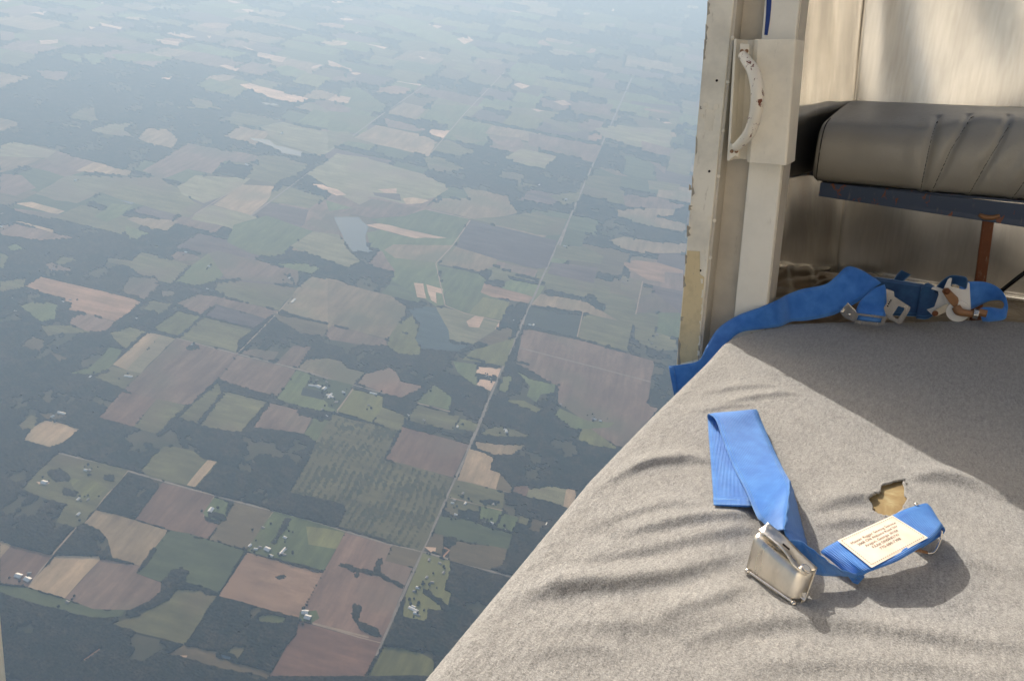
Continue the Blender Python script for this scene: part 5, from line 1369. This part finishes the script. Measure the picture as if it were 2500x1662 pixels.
# front plate (slightly bulged, lower rim rolled)
nu, nv = 18, 14
G = np.zeros((nu, nv, 3))
for a in range(nu):
    for c in range(nv):
        s_, t_ = a / (nu - 1), c / (nv - 1)
        p = BLb * (1 - s_) * (1 - t_) + BRb * s_ * (1 - t_) + TRb * s_ * t_ + TLb * (1 - s_) * t_
        p = p + fn * .0016 * math.sin(math.pi * s_) * math.sin(math.pi * t_)
        if t_ > .86: p = p + back * .006 * ((t_ - .86) / .14) ** 2
        if s_ > .88: p = p + back * .010 * ((s_ - .88) / .12) ** 2
        G[a, c] = p
bmesh_obj = grid_mesh('buckle', G)
buckle = add('buckle', bmesh_obj, BUCKLE, belt)
sol = buckle.modifiers.new('thick', 'SOLIDIFY'); sol.thickness = .0016; sol.offset = 0
# lid lying behind the plate's upper edge
LG = np.zeros((16, 8, 3)); e0 = [G[a, -1] + back * .001 for a in range(nu)]
crest = spline([TLb + (lidL - TLb) * .35 + fn * .002, S3(540, 1010, .047), S3(620, 1120, .038), TRb + up_b * .02], 6)
rear_ = spline([lidL, lidL * .66 + lidR * .34 + np.array([0, 0, .001]), lidL * .33 + lidR * .67, lidR], 6)
ts = np.linspace(0, 1, 16)
for a, t in enumerate(ts):
    c0 = np.array([np.interp(t, np.linspace(0, 1, len(crest)), crest[:, i_]) for i_ in range(3)]); c1 = np.array([np.interp(t, np.linspace(0, 1, len(rear_)), rear_[:, i_]) for i_ in range(3)])
    for c in range(8):
        s_ = c / 7
        LG[a, c] = c0 * (1 - s_) + c1 * s_ + np.array([0, 0, -.003]) * math.sin(math.pi * s_) * (.3 + t)
lid = add('lid', grid_mesh('lid', LG), BUCKLE, buckle)
sol = lid.modifiers.new('thick', 'SOLIDIFY'); sol.thickness = .0014; sol.offset = 0
# back plate and right side so the buckle is a closed shell
dep = (lidL - TLb) + up_b * -.25
bk = [BLb + dep * .8, BRb + dep * .8, lidR - U * .001, lidL - U * .001]
add('back_plate', prism('back_plate', bk, fn * .0012), BUCKLE, buckle)
add('side_plate', prism('side_plate', [G[-1, 0], BRb + dep * .8, lidR - U * .001, G[-1, -1]], (BLb - BRb) / np.linalg.norm(BLb - BRb) * .001), BUCKLE, buckle)
add('rolled_rim', tube('rolled_rim', [BLb + (BRb - BLb) * t + fn * .0012 - U * .0012 for t in np.linspace(.04, .985, 6)], .0017, 10, 3), STEEL, buckle)
for t in (.05, .97):
    add('rim_knob', ball('rim_knob', BLb + (BRb - BLb) * t + fn * .0022 - U * .0008, .0027), STEEL, buckle)
ln_n = np.cross(LG[8, 4] - LG[2, 4], LG[4, 6] - LG[4, 1]); ln_n /= np.linalg.norm(ln_n)
if ln_n[2] < 0: ln_n = -ln_n
bc_ = LG[13, 3] + ln_n * .0015
bt = add('button', disc('button', bc_, ln_n, .0052, .004, 24, .0008), STEEL, lid)
add('button_dimple', disc('button_dimple', bc_ + ln_n * .0021, ln_n, .0036, .001, 20), BUCKLE, lid)
sl0, sl1 = LG[5, 3], LG[7, 4]; sw_ = np.cross(ln_n, sl1 - sl0); sw_ = sw_ / np.linalg.norm(sw_) * .0011
add('slot', prism('slot', [sl0 - sw_, sl1 - sw_, sl1 + sw_, sl0 + sw_], ln_n * .0013), DARK, lid)
add('tail_tab', prism('tail_tab', [S3(700, 1300, .008), S3(722, 1290, .010), S3(715, 1320, .006), S3(690, 1352, .004), S3(668, 1362, .004)], fn * .0012), BUCKLE, buckle)

# ---- second belt along the rear edge of the carpet, its loose end hanging out of the door
belt2 = thing('tongue_belt', 'shaded blue seat belt with metal tongue, its loose end hanging out of the doorway', 'seat belt', fl(s0(1900, 735)))
def secd(rows): return [(fr(s0(*a), d), fr(s0(*b), d2)) for a, b, d, d2 in rows]
add('webbing', ribbon('webbing', secd([((1541, 843), (1553, 910), 1.315, 1.315), ((1580, 838), (1588, 905), 1.32, 1.32), ((1612, 828), (1622, 885), 1.335, 1.33), ((1630, 793), (1655, 840), 1.365, 1.35), ((1655, 756), (1676, 792), 1.395, 1.38), ((1698, 727), (1706, 766), 1.42, 1.405),
    ((1750, 708), (1756, 758), 1.437, 1.43), ((1790, 691), (1798, 752), 1.47, 1.46), ((1816, 677), (1824, 741), 1.515, 1.50), ((1850, 665), (1862, 738), 1.53, 1.515), ((1900, 655), (1916, 727), 1.55, 1.54),
    ((1925, 637), (1946, 713), 1.565, 1.55), ((1952, 614), (1985, 690), 1.58, 1.555), ((1985, 622), (2012, 664), 1.575, 1.555), ((2015, 640), (2030, 652), 1.565, 1.556)]), 7), WEB, belt2)
add('webbing', ribbon('webbing', secd([((2038, 655), (2012, 664), 1.556, 1.552), ((2043, 675), (1984, 690), 1.549, 1.545), ((2044, 700), (1972, 715), 1.546, 1.54), ((2041, 725), (1972, 730), 1.535, 1.53), ((2038, 738), (1974, 736), 1.53, 1.525)]), 6), WEB, belt2)
hem = [((1541, 845), (1553, 909), 1.313, 1.313), ((1552, 846), (1562, 905), 1.3145, 1.3145)]
add('end_hem', ribbon('end_hem', secd(hem), 4, th=.004), WEB, belt2)
def plate(name, outer, d, th, mat, parent, hole_=None, tilt=0.0, w=.0006):
    o2 = [fr(s4(*p), d + tilt * i_) for i_, p in enumerate(outer)]
    if hole_:
        h2 = [fr(s4(*p), d) for p in hole_]
        i_ = int(np.argmin([np.linalg.norm(np.array(p) - np.array(hole_[0])) for p in outer]))
        n_o, n_h = len(o2), len(h2)
        bm = bmesh.new(); th_v = np.array([0, th, 0])
        fo_ = [bm.verts.new(Vector(p)) for p in o2]; fh = [bm.verts.new(Vector(p)) for p in h2]
        ed = [bm.edges.new((fo_[k], fo_[(k + 1) % n_o])) for k in range(n_o)] + [bm.edges.new((fh[k], fh[(k + 1) % n_h])) for k in range(n_h)]
        r_ = bmesh.ops.triangle_fill(bm, use_beauty=True, use_dissolve=False, edges=ed)
        ex = bmesh.ops.extrude_face_region(bm, geom=[f for f in r_['geom'] if isinstance(f, bmesh.types.BMFace)])
        for v in ex['geom']:
            if isinstance(v, bmesh.types.BMVert): v.co += Vector(th_v)
        bmesh.ops.recalc_face_normals(bm, faces=bm.faces)
        me = bpy.data.meshes.new(name); bm.to_mesh(me); bm.free()
    else:
        me = prism(name, o2, (0, th, 0), w)
    return add(name, me, mat, parent)
plate('tongue', [(772, 402), (860, 432), (866, 492), (1052, 612), (1040, 650), (945, 812), (920, 808), (782, 736), (742, 622), (778, 560)], 1.532, .0025, STEEL, belt2, [(912, 598), (982, 622), (978, 645), (905, 750), (848, 722), (846, 700)])
plate('adjuster_frame', [(432, 680), (775, 722), (772, 750), (742, 815), (720, 826), (470, 806), (402, 782)], 1.522, .003, STEEL, belt2, [(452, 704), (724, 742), (706, 792), (428, 764)])
plate('adjuster_end', [(240, 655), (275, 620), (330, 560), (425, 660), (440, 690), (405, 786), (300, 742), (250, 690)], 1.526, .003, STEEL, belt2)
add('adjuster_bar', tube('adjuster_bar', [fr(s4(430, 728), 1.53), fr(s4(715, 772), 1.53)], .0048, 10, 2), WEB, belt2)
add('pivot', ball('pivot', fr(s4(262, 662), 1.522), .004), STEEL, belt2)
add('rivet', ball('rivet', fr(s4(345, 700), 1.5245), (.003, .0012, .003)), STEEL, belt2)
for k, (x, y) in enumerate([(790, 600), (800, 575), (812, 555), (825, 535)]):
    add('stamped_mark', disc('stamped_mark', fr(s4(x, y), 1.5315), (0, 1, 0), .0012, .001, 8), DARK, belt2)
# ---- faded belt behind with a hook fitting
belt3 = thing('hook_belt', 'faded teal belt with white hook fitting and rusty bolt at the rear carpet edge', 'seat belt', fl(s0(2180, 735)))
add('webbing', ribbon('webbing', secd([((1995, 636), (2010, 722), 1.64, 1.61), ((2040, 641), (2050, 726), 1.645, 1.61), ((2085, 648), (2090, 728), 1.645, 1.605), ((2130, 656), (2128, 728), 1.65, 1.61), ((2160, 668), (2150, 716), 1.65, 1.62), ((2175, 685), (2165, 702), 1.65, 1.63)]), 5), WEB_OLD, belt3)
add('sewn_end', ribbon('sewn_end', secd([((2122, 660), (2110, 733), 1.640, 1.598), ((2140, 652), (2135, 735), 1.641, 1.60), ((2168, 672), (2158, 722), 1.643, 1.61)]), 5), WEB_OLD, belt3)
add('loop_stub', ribbon('loop_stub', secd([((2052, 655), (2070, 662), 1.66, 1.66), ((2064, 635), (2084, 646), 1.665, 1.665), ((2076, 622), (2098, 633), 1.67, 1.67)]), 5, th=.006), WEB_OLD, belt3)
add('webbing', ribbon('webbing', secd([((2150, 668), (2170, 690), 1.62, 1.62), ((2172, 645), (2186, 668), 1.61, 1.61), ((2192, 634), (2196, 655), 1.605, 1.60), ((2225, 638), (2222, 664), 1.60, 1.595), ((2229, 650), (2222, 667), 1.605, 1.60)]), 5), WEB_OLD, belt3)
plate('hook_plate', [(1478, 300), (1505, 278), (1530, 282), (1512, 370), (1530, 392), (1680, 412), (1700, 395), (1712, 330), (1732, 340), (1748, 640), (1700, 660), (1480, 640), (1412, 450)], 1.592, .003, WHITE_HW, belt3)
plate('side_plate', [(1288, 405), (1310, 382), (1345, 378), (1432, 408), (1486, 560), (1490, 600), (1335, 722), (1300, 702), (1238, 642), (1325, 612), (1375, 470), (1370, 430)], 1.602, .003, WHITE_HW, belt3)
plate('lower_link', [(1300, 690), (1312, 655), (1470, 575), (1495, 590), (1492, 655), (1350, 718), (1320, 716)], 1.585, .003, BEIGE_HW, belt3)
plate('rusty_link', [(1412, 432), (1440, 398), (1485, 395), (1600, 510), (1608, 545), (1590, 605), (1545, 612), (1500, 565)], 1.582, .006, RUST_LIGHT, belt3, w=.0012)
add('roller', disc('roller', fr(s4(1600, 655), 1.588), (0, 1, 0), .0196, .010, 32, .001), WHITE_HW, belt3)
for x, y in [(1335, 685), (1470, 432)]:
    add('rivet', ball('rivet', fr(s4(x, y), 1.581), (.0055, .003, .0055)), RUST, belt3)
add('bolt_arm', tube('bolt_arm', [fr(s4(1575, 610), 1.578), fr(s4(1610, 660), 1.574), fr(s4(1680, 680), 1.572), fr(s4(1780, 690), 1.572)], [.0075, .008, .0068, .0065], 12, 5), RUST_LIGHT, belt3)
add('nut', disc('nut', fr(s4(1805, 690), 1.572), (1, 0, -.05), .0098, .008, 6, .0008), STEEL, belt3)
add('bolt_head', disc('bolt_head', fr(s4(1880, 678), 1.572), (1, 0, -.05), .0072, .014, 6, .0008), RUST_LIGHT, belt3)
def secd5(rows): return [(fr(s5(*a), d), fr(s5(*b), d)) for a, b, d in rows]
belt4 = thing('looped_belt', 'bright blue belt looped on the floor behind the rusty bench leg', 'seat belt', fl(s0(2260, 730)))
add('webbing', ribbon('webbing', secd5([((560, 1150), (560, 1400), 1.70), ((650, 1126), (660, 1395), 1.71), ((800, 1130), (760, 1350), 1.72), ((905, 1168), (850, 1312), 1.72), ((985, 1240), (945, 1306), 1.71), ((1020, 1340), (985, 1340), 1.70), ((1015, 1430), (965, 1385), 1.69), ((985, 1490), (890, 1375), 1.68), ((860, 1510), (800, 1370), 1.67), ((780, 1510), (740, 1390), 1.67)]), 6), WEB, belt4)

# ---- hazy air round everything
hz = 69000.0
m = N('hazy_air')
m.t.nodes.remove(m.b)
vol = m.new('VolumePrincipled'); vol.inputs['Color'].default_value = (.375, .54, .77, 1); vol.inputs['Absorption Color'].default_value = (.4, .4, .4, 1); vol.inputs['Density'].default_value = 1.12e-4; vol.inputs['Anisotropy'].default_value = .35
m.ln(vol.outputs[0], m.t.nodes['Material Output'].inputs['Volume'])
o = add('haze', box('haze', (-hz, -hz, -ALT - 1), (hz, hz, 2.5)), m.m)
props(o, kind='stuff')
for e in _orgs:
    if 'org' in e: del e['org']
